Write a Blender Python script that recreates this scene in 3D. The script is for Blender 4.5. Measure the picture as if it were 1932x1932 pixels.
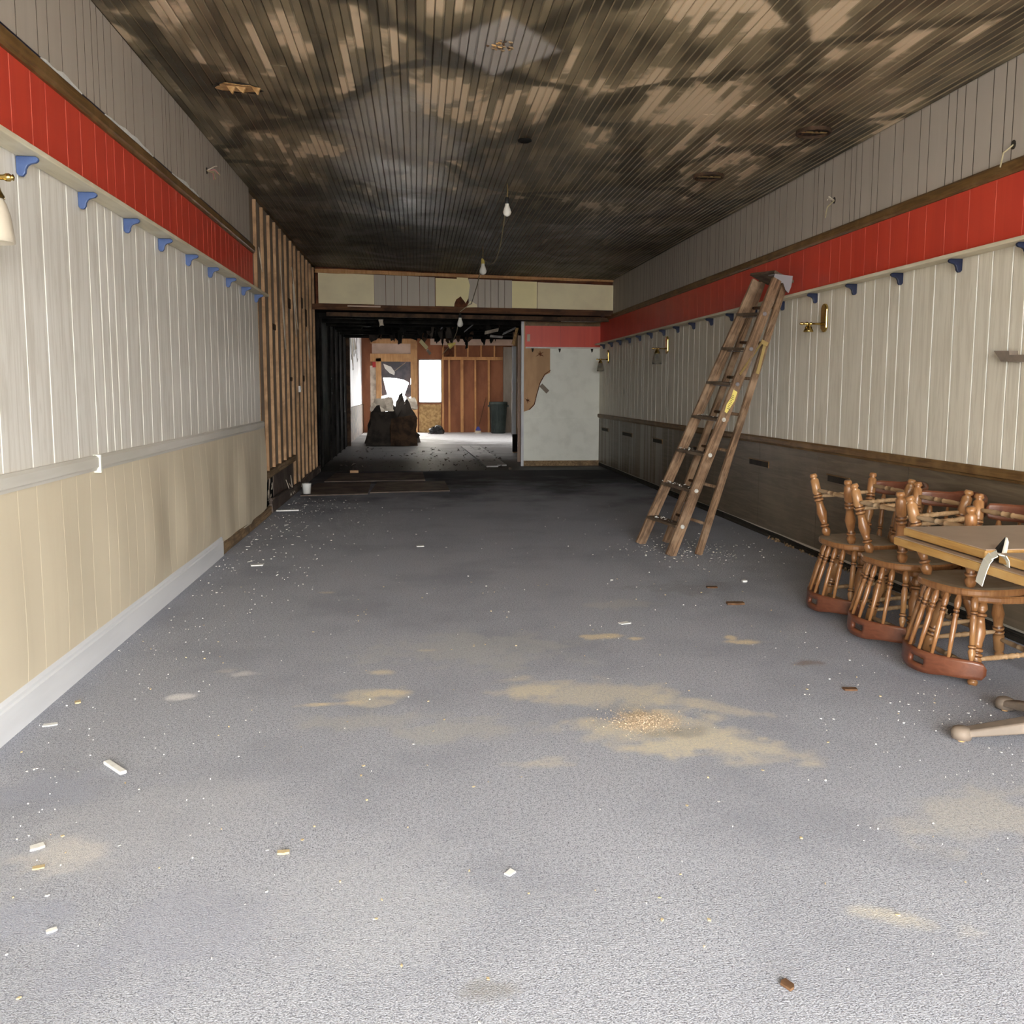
import bpy, math, random
import numpy as np
from mathutils import Vector, Matrix
random.seed(7)
PI = math.pi
S = bpy.context.scene
COL = S.collection
for o in list(bpy.data.objects): bpy.data.objects.remove(o)

# ------------------------------------------------------------------ camera
F, CX, CY = 1650.0, 971.0, 909.0
YAW, PIT, ROL, H = .1105, .1054, .0029, 1.3
fwd = Vector((math.sin(YAW)*math.cos(PIT), math.cos(YAW)*math.cos(PIT), -math.sin(PIT)))
r0 = Vector((math.cos(YAW), -math.sin(YAW), 0)); u0 = r0.cross(fwd)
rgt = r0*math.cos(ROL)+u0*math.sin(ROL); upv = rgt.cross(fwd)
cam = bpy.data.cameras.new('camera'); camo = bpy.data.objects.new('camera', cam); COL.objects.link(camo)
m = Matrix((rgt, upv, -fwd)).transposed().to_4x4(); m.translation = (0, 0, H); camo.matrix_world = m
cam.sensor_width = 36; cam.lens = F/1932*36
cam.shift_x = -(CX-966)/1932; cam.shift_y = (CY-966)/1932
cam.clip_end = 200
S.camera = camo
# ------------------------------------------------------------------ world, light, exposure
W = bpy.data.worlds.new('overcast'); S.world = W; W.use_nodes = True
bg = W.node_tree.nodes['Background']; bg.inputs[0].default_value = (1.0, .985, .95, 1); bg.inputs[1].default_value = 1.0
S.view_settings.view_transform = 'Standard'; S.view_settings.look = 'None'
S.view_settings.exposure = 4.72; S.view_settings.gamma = 1; S.view_settings.use_curve_mapping = False
S.cycles.max_bounces = 7; S.cycles.diffuse_bounces = 5; S.cycles.glossy_bounces = 2; S.cycles.transmission_bounces = 4
S.cycles.use_adaptive_sampling = True; S.cycles.adaptive_threshold = .045; S.cycles.caustics_reflective = False; S.cycles.caustics_refractive = False
S.cycles.use_denoising = True
Y_FRONT = -2.6
def portal(name, loc, rot, sx, sy):
    l = bpy.data.lights.new(name, 'AREA'); l.shape = 'RECTANGLE'; l.size = sx; l.size_y = sy
    l.cycles.is_portal = True
    o = bpy.data.objects.new(name, l); COL.objects.link(o); o.location = loc; o.rotation_euler = rot
portal('storefront_daylight_portal', (.78, Y_FRONT-.05, 1.48), (PI/2, 0, 0), 4.4, 2.96)

def at(u, v, Y):
    r = fwd*F+rgt*(u-CX)-upv*(v-CY); return Vector((0, 0, H))+r*(Y/r.y)
def fl(u, v, z=0.0):
    r = fwd*F+rgt*(u-CX)-upv*(v-CY); return Vector((0, 0, H))+r*((z-H)/r.z)
def wx(u, v, X):
    r = fwd*F+rgt*(u-CX)-upv*(v-CY); return Vector((0, 0, H))+r*(X/r.x)
XL, XR = -1.5325, 3.086
def zc(x): return 3.14-.13*(x-XL)/(XR-XL)

# ------------------------------------------------------------------ node helpers
class N:
    def __init__(s, name, rough=.7, metal=0, spec=.35):
        s.m = bpy.data.materials.new(name); s.m.use_nodes = True; s.t = s.m.node_tree
        s.b = s.t.nodes['Principled BSDF']
        s.b.inputs['Roughness'].default_value = rough; s.b.inputs['Metallic'].default_value = metal
        s.b.inputs['Specular IOR Level'].default_value = spec
        s._pos = None
    def n(s, ty, **kw):
        x = s.t.nodes.new(ty)
        for k, v in kw.items(): setattr(x, k, v)
        return x
    def l(s, a, b): s.t.links.new(a, b)
    def pos(s):
        if not s._pos: s._pos = s.n('ShaderNodeNewGeometry').outputs['Position']
        return s._pos
    def obj(s): return s.n('ShaderNodeTexCoord').outputs['Object']
    def put(s, sock, v):
        if hasattr(v, 'node'): s.l(v, sock)
        else:
            if isinstance(v, (tuple, list)) and len(v) == 3 and sock.type == 'RGBA': v = (*v, 1)
            sock.default_value = v
    def math(s, op, a, b=0.0, c=None, clamp=False):
        x = s.n('ShaderNodeMath', operation=op, use_clamp=clamp); s.put(x.inputs[0], a); s.put(x.inputs[1], b)
        if c is not None: s.put(x.inputs[2], c)
        return x.outputs[0]
    def map(s, vec, scale=(1, 1, 1), loc=(0, 0, 0), rot=(0, 0, 0)):
        x = s.n('ShaderNodeMapping'); s.l(vec, x.inputs[0]); x.inputs['Scale'].default_value = scale
        x.inputs['Location'].default_value = loc; x.inputs['Rotation'].default_value = rot; return x.outputs[0]
    def noise(s, vec, scale, detail=3, rough=.55, dist=0, stretch=None):
        if stretch: vec = s.map(vec, stretch)
        x = s.n('ShaderNodeTexNoise'); s.l(vec, x.inputs['Vector']); x.inputs['Scale'].default_value = scale
        x.inputs['Detail'].default_value = detail; x.inputs['Roughness'].default_value = rough
        x.inputs['Distortion'].default_value = dist; return x.outputs['Fac']
    def step(s, f, a, b, lo=0.0, hi=1.0):
        x = s.n('ShaderNodeMapRange', interpolation_type='SMOOTHSTEP'); s.l(f, x.inputs[0])
        x.inputs[1].default_value = a; x.inputs[2].default_value = b; x.inputs[3].default_value = lo; x.inputs[4].default_value = hi
        return x.outputs[0]
    def mix(s, f, a, b, blend='MIX'):
        x = s.n('ShaderNodeMix', data_type='RGBA', blend_type=blend); s.put(x.inputs[0], f); s.put(x.inputs[6], a); s.put(x.inputs[7], b)
        return x.outputs[2]
    def sep(s, v):
        x = s.n('ShaderNodeSeparateXYZ'); s.l(v, x.inputs[0]); return x.outputs
    def comb(s, x, y, z):
        c = s.n('ShaderNodeCombineXYZ'); s.put(c.inputs[0], x); s.put(c.inputs[1], y); s.put(c.inputs[2], z); return c.outputs[0]
    def col(s, v): s.put(s.b.inputs['Base Color'], v)
    def rough(s, v): s.put(s.b.inputs['Roughness'], v)
    def bump(s, h, strength=.3, dist=.01):
        x = s.n('ShaderNodeBump'); s.l(h, x.inputs['Height']); x.inputs['Strength'].default_value = strength
        x.inputs['Distance'].default_value = dist; s.l(x.outputs[0], s.b.inputs['Normal'])
MT = {}
def simple(key, c1, c2=None, scale=8, rough=.7, stretch=None, lo=.35, hi=.65, bump=0, metal=0, spec=.35, wpos=True, detail=4):
    k = N(key, rough, metal, spec); c2 = c2 or tuple(x*.75 for x in c1)
    v = k.pos() if wpos else k.obj()
    f = k.noise(v, scale, detail, .6, 0, stretch); k.col(k.mix(k.step(f, lo, hi), c1, c2))
    if bump: k.bump(f, bump, .006)
    MT[key] = k.m; return k.m
def wood(key, c1, c2, c3, along='z', scale=14, rough=.5, wpos=True, spec=.35, grime=0.0, gcol=(.1, .08, .06), rot=None):
    k = N(key, rough, 0, spec); v = k.pos() if wpos else k.obj()
    if rot: v = k.map(v, rot=rot)
    st = {'x': (.06, 1, 1), 'y': (1, .06, 1), 'z': (1, 1, .06)}[along]
    a = k.noise(v, scale*2.2, 5, .65, 1.2, st); b = k.noise(v, scale*.35, 3, .5)
    c = k.mix(k.step(a, .38, .62), c1, c2); c = k.mix(k.step(b, .45, .75), c, c3)
    if grime:
        g = k.noise(v, 5, 5, .7); c = k.mix(k.math('MULTIPLY', k.step(g, .42, .66), grime), c, gcol)
    k.col(c); MT[key] = k.m; return k.m

# ---- carpet
DUST = []
def stain(u, v, rx, ry, colr, amt, rot=0.0): q = fl(u, v); DUST.append((q.x, q.y, rx, ry, colr, amt, rot))
TAN = (.73, .67, .54); SAW = (.82, .71, .51)
for a in [(1110, 1312, .36, .22, TAN, .62, -.3), (1230, 1375, .30, .20, TAN, .6, -.3), (1010, 1302, .10, .06, TAN, .75, .2), (1330, 1400, .36, .10, TAN, .72, -.5), (1270, 1408, .22, .07, TAN, .8, .1), (1330, 1330, .25, .05, TAN, .5, -.6),
          (1212, 1362, .13, .13, (.80, .67, .50), .97), (1245, 1385, .1, .06, (.30, .28, .24), .5), (1300, 1380, .06, .06, (.3, .29, .27), .5),
          (730, 1306, .09, .045, SAW, .95, .3), (680, 1312, .2, .07, TAN, .62, .2), (725, 1268, .08, .05, TAN, .9), (620, 1328, .14, .03, SAW, .92), (700, 1326, .08, .05, TAN, .6),
          (1145, 1200, .10, .05, SAW, .92, .2), (1105, 1200, .04, .03, SAW, .85), (1200, 1205, .05, .03, SAW, .85), (1412, 1212, .12, .05, SAW, .92, -.3), (1380, 1204, .03, .05, SAW, .92),
          (805, 1227, .06, .035, TAN, .85), (1005, 1440, .13, .06, TAN, .55), (460, 1272, .07, .04, (.75, .75, .76), .75), (425, 1265, .06, .05, (.62, .6, .58), .5),
          (335, 1316, .08, .04, (.86, .86, .88), .95), (110, 1612, .13, .09, (.68, .65, .63), .65), (1700, 1730, .16, .05, TAN, .5, -.4),
          (1850, 1540, .3, .2, TAN, .3), (1525, 1250, .09, .05, (.22, .15, .09), .6), (620, 1118, .06, .03, TAN, .6),
          (880, 1230, .5, .3, (.55, .56, .54), .4), (1160, 1140, .25, .12, (.55, .55, .54), .45), (250, 1560, .5, .3, (.56, .57, .6), .2),
          (860, 1380, .35, .12, (.56, .55, .50), .4), (700, 1360, .3, .1, (.56, .55, .50), .35), (1290, 1110, .4, .2, (.25, .26, .28), .45), (915, 1870, .05, .03, (.25, .24, .22), .5),
          (700, 1700, .5, .25, (.6, .62, .66), .18), (350, 1750, .3, .2, (.36, .38, .48), .35), (90, 1500, .2, .15, (.36, .39, .50), .4), (30, 1750, .25, .12, (.38, .41, .52), .4)]: stain(*a)
k = N('grey_carpet', .95, 0, .1); p = k.pos()
fine = k.noise(p, 210, 2, .7); mid = k.noise(p, 75, 3, .8); big = k.noise(p, 1.3, 4, .6)
c = k.mix(k.step(fine, .30, .70), (.118, .124, .148), (.56, .585, .665))
c = k.mix(k.math('MULTIPLY', k.step(mid, .36, .66), .62), c, (.54, .565, .635))
c = k.mix(k.math('MULTIPLY', k.step(big, .42, .7), .42), c, (.235, .248, .295))
at_ = k.n('ShaderNodeAttribute', attribute_name='dust')
al = k.math('ADD', at_.outputs['Alpha'], k.math('MULTIPLY', k.math('MULTIPLY', k.math('SUBTRACT', mid, .5), 2.2), at_.outputs['Alpha']), clamp=True)
c = k.mix(al, c, k.mix(k.math('MULTIPLY', k.step(fine, .3, .7), .28), at_.outputs['Color'], (.20, .19, .17)))
soot = k.math('MULTIPLY', k.step(k.math('ADD', k.sep(p)[1], k.math('MULTIPLY', big, 5.0)), 12.0, 15.5), .85)
c = k.mix(soot, c, (.020, .018, .017))
k.col(c); k.bump(fine, .7, .006); MT['carpet'] = k.m

# ---- ceiling boards
BW = .0907
k = N('sooty_beadboard', .5, 0, .4); p = k.pos(); x, y, z = k.sep(p)
bid = k.math('FLOOR', k.math('DIVIDE', k.math('SUBTRACT', x, XL), BW*.5))
bid2 = k.math('FLOOR', k.math('DIVIDE', k.math('SUBTRACT', x, XL), BW))
pv = k.comb(k.math('MULTIPLY', bid, .38), k.math('MULTIPLY', y, 1.35), 0.0)
nb = k.noise(pv, 1.0, 1.5, .45)
big = k.noise(p, .75, 3, .55, .6); midn = k.noise(p, 1.5, 4, .55, .8)
wob = k.math('MULTIPLY', k.math('SUBTRACT', big, .5), 1.6)
def lattice(sx, sy, period, off):
    q = k.math('ADD', k.math('ADD', k.math('MULTIPLY', x, sx), k.math('MULTIPLY', y, sy)), wob)
    fr = k.math('FRACT', k.math('ADD', k.math('DIVIDE', q, period), off))
    return k.step(k.math('ABSOLUTE', k.math('SUBTRACT', fr, .5)), .02, .085, 1.0, 0.0)
lat = k.math('MAXIMUM', lattice(.80, .6, 1.35, .2), lattice(-.80, .6, 1.5, .65))
s_ = k.math('ADD', k.math('ADD', k.math('MULTIPLY', big, .42), k.math('MULTIPLY', midn, .34)), k.math('MULTIPLY', nb, .56))
s_ = k.math('SUBTRACT', s_, k.math('MULTIPLY', lat, .07))
s_ = k.math('SUBTRACT', s_, k.math('MULTIPLY', k.step(y, 5.0, 12.0), .10))
pale = k.step(s_, .700, .745)
half = k.step(s_, .54, .70)
c = k.mix(half, (.075, .058, .033), (.25, .20, .12))
c = k.mix(pale, c, (.70, .55, .37))
c = k.mix(k.math('MULTIPLY', lat, .7), c, (.045, .036, .020))
blk = k.step(k.math('ADD', k.math('MULTIPLY', midn, 5.0), y), 9.8, 12.6)
c = k.mix(k.math('MULTIPLY', blk, .68), c, (.018, .016, .010))
dx = k.math('ABSOLUTE', k.math('SUBTRACT', x, .45)); dy = k.math('ABSOLUTE', k.math('SUBTRACT', y, 4.78))
dia = k.step(k.math('ADD', k.math('ADD', k.math('DIVIDE', dx, .34), k.math('DIVIDE', dy, .42)), k.math('MULTIPLY', k.math('SUBTRACT', midn, .5), .5)), 1.05, .8)
c = k.mix(k.math('MULTIPLY', dia, .85), c, (.46, .43, .40))
k.dx = k.math('DIVIDE', k.math('SUBTRACT', x, -.12), .5); k.dy = k.math('DIVIDE', k.math('SUBTRACT', y, 7.1), 1.5)
sheen = k.step(k.math('ADD', k.math('ADD', k.math('MULTIPLY', k.dx, k.dx), k.math('MULTIPLY', k.dy, k.dy)), k.math('MULTIPLY', k.math('SUBTRACT', midn, .5), 2.2)), 1.2, .3)
c = k.mix(k.math('MULTIPLY', sheen, .6), c, (.42, .38, .33))  # window sheen on the boards, painted in as a soft pale ellipse
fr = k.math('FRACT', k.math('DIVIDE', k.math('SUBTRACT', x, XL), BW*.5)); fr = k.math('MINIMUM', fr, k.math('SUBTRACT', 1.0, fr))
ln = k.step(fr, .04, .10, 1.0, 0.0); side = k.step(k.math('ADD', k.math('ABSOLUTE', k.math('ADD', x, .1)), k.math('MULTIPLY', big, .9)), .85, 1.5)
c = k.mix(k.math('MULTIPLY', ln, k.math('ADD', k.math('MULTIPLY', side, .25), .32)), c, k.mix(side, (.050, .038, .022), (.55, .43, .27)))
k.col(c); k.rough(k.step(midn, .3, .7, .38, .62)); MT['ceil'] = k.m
simple('groove_pale', (.22, .17, .10), (.08, .06, .035), 2.0)

# ---- wall panels
def panel(key, base, streak, pale, scale=22, rough=.5, amt=.6, dirt=0.0, spec=.4):
    k = N(key, rough, 0, spec); p = k.pos()
    a = k.noise(p, scale, 5, .65, .8, (1, 1, .07)); b = k.noise(p, scale*3, 3, .7, 0, (1, 1, .05)); g = k.noise(p, 1.5, 3, .6)
    c = k.mix(k.math('MULTIPLY', k.step(a, .40, .66), amt), base, streak)
    c = k.mix(k.math('MULTIPLY', k.step(b, .55, .75), .35), c, pale); c = k.mix(k.math('MULTIPLY', k.step(g, .45, .75), .25), c, streak)
    if dirt:
        d = k.noise(p, 2.6, 4, .6, 0, (1, 1, .35)); z = k.sep(p)[2]; yy = k.sep(p)[1]
        mk = k.math('MULTIPLY', k.math('MULTIPLY', k.step(d, .58, .70), dirt), k.math('MULTIPLY', k.step(z, 1.5, 1.1), k.step(yy, 5.5, 8.0)))
        c = k.mix(mk, c, (.16, .12, .06))
    k.col(c); MT[key] = k.m
panel('white_left', (.82, .80, .75), (.61, .575, .51), (.88, .87, .83), 26, amt=.65)
panel('white_right', (.77, .72, .61), (.59, .535, .43), (.84, .80, .71), 26, amt=.65, dirt=.75)
simple('groove_white', (.90, .89, .84), (.80, .78, .72), 3)
panel('red_panel', (.68, .072, .040), (.57, .054, .034), (.75, .13, .08), 6, .42, .5)
simple('groove_red', (.78, .17, .11), (.62, .09, .06), 3)
panel('grey_panel', (.50, .445, .385), (.43, .38, .325), (.55, .495, .435), 4, .65, .6)
simple('groove_dark', (.075, .058, .042), (.14, .11, .085), 6)
panel('tan_panel', (.76, .675, .515), (.68, .59, .44), (.79, .71, .56), 3, .5, .5)
simple('groove_tan', (.90, .81, .63), (.82, .72, .54), 3)
k = N('brown_panel', .45, 0, .4); p = k.pos()
a = k.noise(p, 26, 4, .65, 1.0, (1, .06, 1)); d = k.noise(p, 1.1, 4, .6); zz = k.sep(p)[2]
c = k.mix(k.step(a, .35, .7), (.105, .077, .046), (.17, .13, .085))
c = k.mix(k.math('MULTIPLY', k.step(d, .42, .7), .4), c, (.26, .21, .15))
sm = k.math('MULTIPLY', k.step(k.noise(p, 7, 3, .6, 0, (1, 1, .05)), .45, .6), k.step(k.sep(p)[1], 9.0, 11.5))
c = k.mix(k.math('MULTIPLY', sm, .6), c, (.42, .38, .33)); k.col(c); MT['brown_panel'] = k.m
wood('oak_trim', (.19, .105, .035), (.115, .06, .02), (.23, .135, .05), 'y', 20, .5)
wood('cream_shelf', (.74, .67, .50), (.66, .59, .43), (.78, .73, .58), 'y', 12, .5)
simple('rail_white', (.74, .72, .67), (.62, .60, .54), 6, .5, (1, .1, 1))
simple('base_white', (.80, .82, .86), (.73, .75, .79), 5, .5, (1, .15, 1))
wood('raw_plate', (.36, .25, .14), (.20, .13, .07), (.13, .09, .055), 'y', 14, .85)
wood('stud_wood', (.60, .38, .22), (.49, .29, .15), (.36, .22, .12), 'z', 12, .75, grime=.45, gcol=(.12, .07, .035))
simple('stud_back', (.24, .18, .13), (.36, .30, .24), 2.2, .9, (1, 1, .4))
simple('char', (.008, .008, .008), (.022, .020, .018), 4, .95, spec=.08)
simple('char_brown', (.035, .020, .012), (.10, .055, .03), 7, .8, bump=.4)
wood('header_wood', (.17, .075, .033), (.09, .038, .018), (.035, .017, .01), 'x', 10, .8)
simple('cream_board', (.84, .74, .49), (.74, .64, .43), 1.6, .6)
simple('yellow_board', (.92, .81, .46), (.86, .75, .43), 1.6, .6)
simple('torn_brown', (.15, .05, .02), (.07, .025, .012), 10, .9)
simple('plaster_white', (.86, .87, .80), (.78, .79, .72), 4.5, .65, None, .4, .7)
simple('plywood_tan', (.58, .36, .20), (.46, .28, .15), 4, .7, (1, 1, .3))
simple('osb', (.55, .36, .16), (.34, .20, .08), 16, .8)
simple('sheath_red', (.32, .125, .058), (.22, .082, .04), 2.5, .75, (1, 1, .4))
wood('stud_orange', (.62, .32, .13), (.50, .24, .09), (.42, .2, .08), 'z', 10, .7)
wood('frame_orange', (.62, .36, .17), (.50, .27, .11), (.42, .22, .1), 'z', 10, .7)
simple('pink_board', (.66, .50, .40), (.56, .42, .33), 3, .7)
simple('back_floor_mat', (.52, .51, .51), (.36, .35, .35), 1.8, .55)
k = N('burnt_floor', .6, 0, .4); p = k.pos(); yy = k.sep(p)[1]
nn = k.noise(p, 1.2, 5, .65); f2 = k.noise(p, 9, 4, .7)
t = k.math('ADD', k.math('ADD', yy, k.math('MULTIPLY', nn, 7.0)), k.math('MULTIPLY', k.math('SUBTRACT', k.sep(p)[0], .8), 1.3))
c = k.mix(k.step(t, 20.0, 24.0), (.022, .020, .018), (.15, .145, .145)); c = k.mix(k.step(t, 23.8, 27.5), c, (.60, .60, .62))
c = k.mix(k.math('MULTIPLY', k.step(f2, .5, .72), .4), c, (.11, .10, .095)); k.col(c); k.bump(f2, .4, .02); MT['burnt_floor'] = k.m
simple('ply_dark', (.15, .115, .095), (.075, .055, .047), 3.5, .8)
simple('grey_plank', (.40, .39, .38), (.28, .27, .26), 6, .6)
simple('drywall_burnt', (.07, .055, .045), (.022, .018, .015), 3, .85)
simple('drywall_pale', (.62, .55, .45), (.40, .33, .26), 5, .8)
simple('tarp', (.11, .10, .12), (.05, .05, .065), 3, .4)
simple('blue_paint', (.075, .125, .29), (.06, .10, .24), 12, .45)
simple('navy_paint', (.008, .012, .035), (.012, .018, .05), 12, .4)
k = N('brass', .22, 1.0); k.col((.55, .39, .13)); MT['brass'] = k.m
k = N('brass_dull', .45, .8); k.col((.50, .37, .16)); MT['brass_dull'] = k.m
k = N('clear_glass', .08, 0); k.col((.8, .76, .66)); k.b.inputs['Transmission Weight'].default_value = .85; k.b.inputs['IOR'].default_value = 1.2; MT['glass'] = k.m
simple('frosted_glass', (.66, .60, .48), (.58, .52, .42), 5, .35, wpos=False)
k = N('bulb_white', .25); k.col((.82, .80, .74)); MT['bulb'] = k.m
simple('black_plastic', (.014, .014, .015), (.03, .03, .03), 20, .4)
simple('cord_tan', (.42, .36, .22), (.32, .27, .16), 20, .6)
simple('yellow_plastic', (.75, .62, .18), (.62, .5, .14), 10, .5)
LROT = tuple(Vector((.935, .12, 2.2)).rotation_difference(Vector((0, 0, 1))).to_euler())
wood('ladder_wood', (.27, .165, .095), (.095, .055, .03), (.33, .225, .145), 'z', 17, .7, grime=.5, gcol=(.085, .05, .03), rot=LROT)
wood('step_wood', (.115, .078, .050), (.06, .04, .026), (.16, .12, .085), 'y', 14, .7)
k = N('galvanised', .6, .5); k.col((.25, .235, .25)); MT['galv'] = k.m
simple('sticker_yellow', (.82, .70, .20), (.74, .62, .17), 9, .5)
simple('plaster_crumb', (.62, .61, .57), (.42, .41, .37), 30, .9)
simple('chair_groove', (.075, .028, .010), (.11, .045, .015), 9, .4, wpos=False)
wood('chair_wood', (.31, .145, .055), (.20, .085, .030), (.385, .205, .085), 'z', 9, .28, wpos=False, spec=.5)
wood('chair_crest', (.165, .056, .028), (.115, .036, .018), (.20, .078, .04), 'x', 9, .32, wpos=False, spec=.5)
simple('chair_seat_dusty', (.29, .24, .185), (.23, .175, .12), 6, .75, wpos=False)
wood('stretcher_worn', (.40, .26, .14), (.29, .17, .08), (.46, .34, .22), 'x', 9, .6, wpos=False)
wood('table_edge', (.47, .27, .085), (.36, .19, .055), (.52, .32, .12), 'y', 14, .45)
simple('table_laminate', (.36, .27, .20), (.30, .22, .16), 2.5, .5, (1, 1, 1))
simple('band_white', (.80, .80, .72), (.74, .74, .66), 5, .5)
simple('cast_iron', (.245, .195, .155), (.18, .145, .115), 9, .6)
simple('plastic_green', (.045, .06, .055), (.03, .042, .038), 5, .45)
simple('chip_white', (.82, .82, .80), (.72, .72, .70), 30, .8)
simple('chip_tan', (.64, .52, .32), (.5, .39, .22), 30, .8)
simple('chip_brown', (.16, .085, .04), (.1, .05, .025), 30, .8)
simple('sawdust', (.70, .58, .43), (.50, .38, .26), 60, .95)
simple('sidewalk', (.42, .41, .39), (.36, .35, .33), 2, .9)
simple('wall_plain', (.66, .62, .53), (.6, .56, .47), 1.5, .7)
simple('dark_void', (.02, .016, .012), (.035, .028, .02), 6, .9)
simple('wire_pink', (.55, .28, .26), (.45, .2, .2), 9, .6)
simple('white_plastic', (.80, .80, .78), (.74, .74, .72), 9, .45)
simple('broom_blue', (.05, .07, .35), (.04, .05, .25), 9, .5)
simple('post_grey', (.34, .30, .25), (.24, .20, .16), 3, .8, (1, 1, .3))
simple('torn_wood', (.60, .38, .17), (.32, .17, .06), 18, .85)
simple('white_peel', (.74, .75, .78), (.46, .46, .48), 5, .7, (1, 1, .15), .45, .75)
simple('red_sign', (.55, .03, .04), (.5, .03, .03), 5, .5)

# ------------------------------------------------------------------ mesh helpers
class MB:
    def __init__(s): s.v = []; s.f = []; s.mi = []
    def add(s, vs, fs, mi=0):
        b = len(s.v); s.v += [tuple(q) for q in vs]; s.f += [tuple(i+b for i in f) for f in fs]; s.mi += [mi]*len(fs); return s
    def box(s, x0, x1, y0, y1, z0, z1, mi=0):
        vs = [(x, y, z) for x in (x0, x1) for y in (y0, y1) for z in (z0, z1)]
        return s.add(vs, [(0, 1, 3, 2), (4, 6, 7, 5), (0, 4, 5, 1), (2, 3, 7, 6), (0, 2, 6, 4), (1, 5, 7, 3)], mi)
    def beam(s, p0, p1, w, t, side, mi=0):
        p0, p1 = Vector(p0), Vector(p1); d = (p1-p0).normalized(); a = Vector(side); a = (a-d*a.dot(d)).normalized(); b = d.cross(a)
        vs = [p+a*(i*w/2)+b*(j*t/2) for p in (p0, p1) for i, j in ((-1, -1), (1, -1), (1, 1), (-1, 1))]
        return s.add(vs, [(0, 3, 2, 1), (4, 5, 6, 7), (0, 1, 5, 4), (1, 2, 6, 5), (2, 3, 7, 6), (3, 0, 4, 7)], mi)
    def prism(s, poly, ex, mi=0):
        n = len(poly); a = [Vector(q) for q in poly]; e = Vector(ex)
        return s.add(a+[q+e for q in a], [tuple(range(n-1, -1, -1)), tuple(range(n, 2*n))]+[(i, (i+1) % n, n+(i+1) % n, n+i) for i in range(n)], mi)
    def turned(s, p0, p1, prof, n=10):
        s.lathe(p0, p1, prof, n)
        for j in range(len(prof)-1):
            if 0 < prof[j+1][0]-prof[j][0] <= .021 and abs(prof[j+1][1]-prof[j][1]) > .002 and .05 < prof[j][0] < .95:
                for i in range(n): s.mi[j*n+i] = 1
        return s
    def lathe(s, p0, p1, prof, n=10, mi=0, cap=True):
        p0, p1 = Vector(p0), Vector(p1); ax = p1-p0; d = ax.normalized()
        a = d.orthogonal().normalized(); b = d.cross(a); vs = []; fs = []
        for t, r in prof:
            c = p0+ax*t
            vs += [c+(a*math.cos(2*PI*i/n)+b*math.sin(2*PI*i/n))*r for i in range(n)]
        for j in range(len(prof)-1):
            fs += [(j*n+i, j*n+(i+1) % n, (j+1)*n+(i+1) % n, (j+1)*n+i) for i in range(n)]
        if cap: fs += [tuple(range(n-1, -1, -1)), tuple((len(prof)-1)*n+i for i in range(n))]
        return s.add(vs, fs, mi)
    def tube(s, pts, r, n=6, mi=0):
        pts = [Vector(q) for q in pts]; vs = []; fs = []
        for j, q in enumerate(pts):
            d = (pts[min(j+1, len(pts)-1)]-pts[max(j-1, 0)]).normalized()
            a = d.cross(Vector((.13, .31, .94))).normalized(); b = d.cross(a)
            vs += [q+(a*math.cos(2*PI*i/n)+b*math.sin(2*PI*i/n))*r for i in range(n)]
        for j in range(len(pts)-1):
            fs += [(j*n+i, j*n+(i+1) % n, (j+1)*n+(i+1) % n, (j+1)*n+i) for i in range(n)]
        fs += [tuple(range(n-1, -1, -1)), tuple((len(pts)-1)*n+i for i in range(n))]
        return s.add(vs, fs, mi)
    def ribbon(s, pts, side, w, t=.002, mi=0):
        for i in range(len(pts)-1):
            p0, p1 = Vector(pts[i]), Vector(pts[i+1]); d = (p1-p0).normalized()
            s.beam(p0-d*t*.3, p1+d*t*.3, w, t, side, mi)
        return s
    def build(s, name, mat, parent=None, smooth=False, local=False):
        me = bpy.data.meshes.new(name); me.from_pydata(s.v, [], s.f)
        for q in (mat if isinstance(mat, (list, tuple)) else [mat]): me.materials.append(MT[q])
        if any(s.mi): me.polygons.foreach_set('material_index', s.mi)
        import bmesh
        bm = bmesh.new(); bm.from_mesh(me); bmesh.ops.recalc_face_normals(bm, faces=bm.faces); bm.to_mesh(me); bm.free()
        if smooth: me.polygons.foreach_set('use_smooth', [True]*len(me.polygons))
        o = bpy.data.objects.new(name, me); COL.objects.link(o)
        if parent:
            o.parent = parent
            if not local:
                w = Vector(parent.get('_w', (0, 0, 0))); o.location = -w
        return o
def tag(o, label=None, cat=None, group=None, kind=None):
    if label: o['label'] = label
    if cat: o['category'] = cat
    if group: o['group'] = group
    if kind: o['kind'] = kind
    return o
def thing(name, label, cat, loc=(0, 0, 0), group=None):
    o = bpy.data.objects.new(name, None); COL.objects.link(o); o.location = loc; o['_w'] = tuple(loc); o.empty_display_size = .1
    return tag(o, label, cat, group)
def bevel(o, w=.004, seg=2):
    b = o.modifiers.new('bevel', 'BEVEL'); b.width = w; b.segments = seg; b.limit_method = 'ANGLE'; return o
def box(name, mat, x0, x1, y0, y1, z0, z1, parent=None):
    return MB().box(x0, x1, y0, y1, z0, z1).build(name, mat, parent)
def struct(o, label): return tag(o, label, None, None, 'structure')
def jag(poly, n=5, amp=.03, seed=0):
    rn = random.Random(seed); out = []
    for i in range(len(poly)):
        a, b = Vector(poly[i]), Vector(poly[(i+1) % len(poly)])
        for j in range(n):
            t = j/n; q = a.lerp(b, t)
            if j: q += Vector([rn.uniform(-amp, amp) for _ in q])
            out.append(q)
    return out

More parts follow.
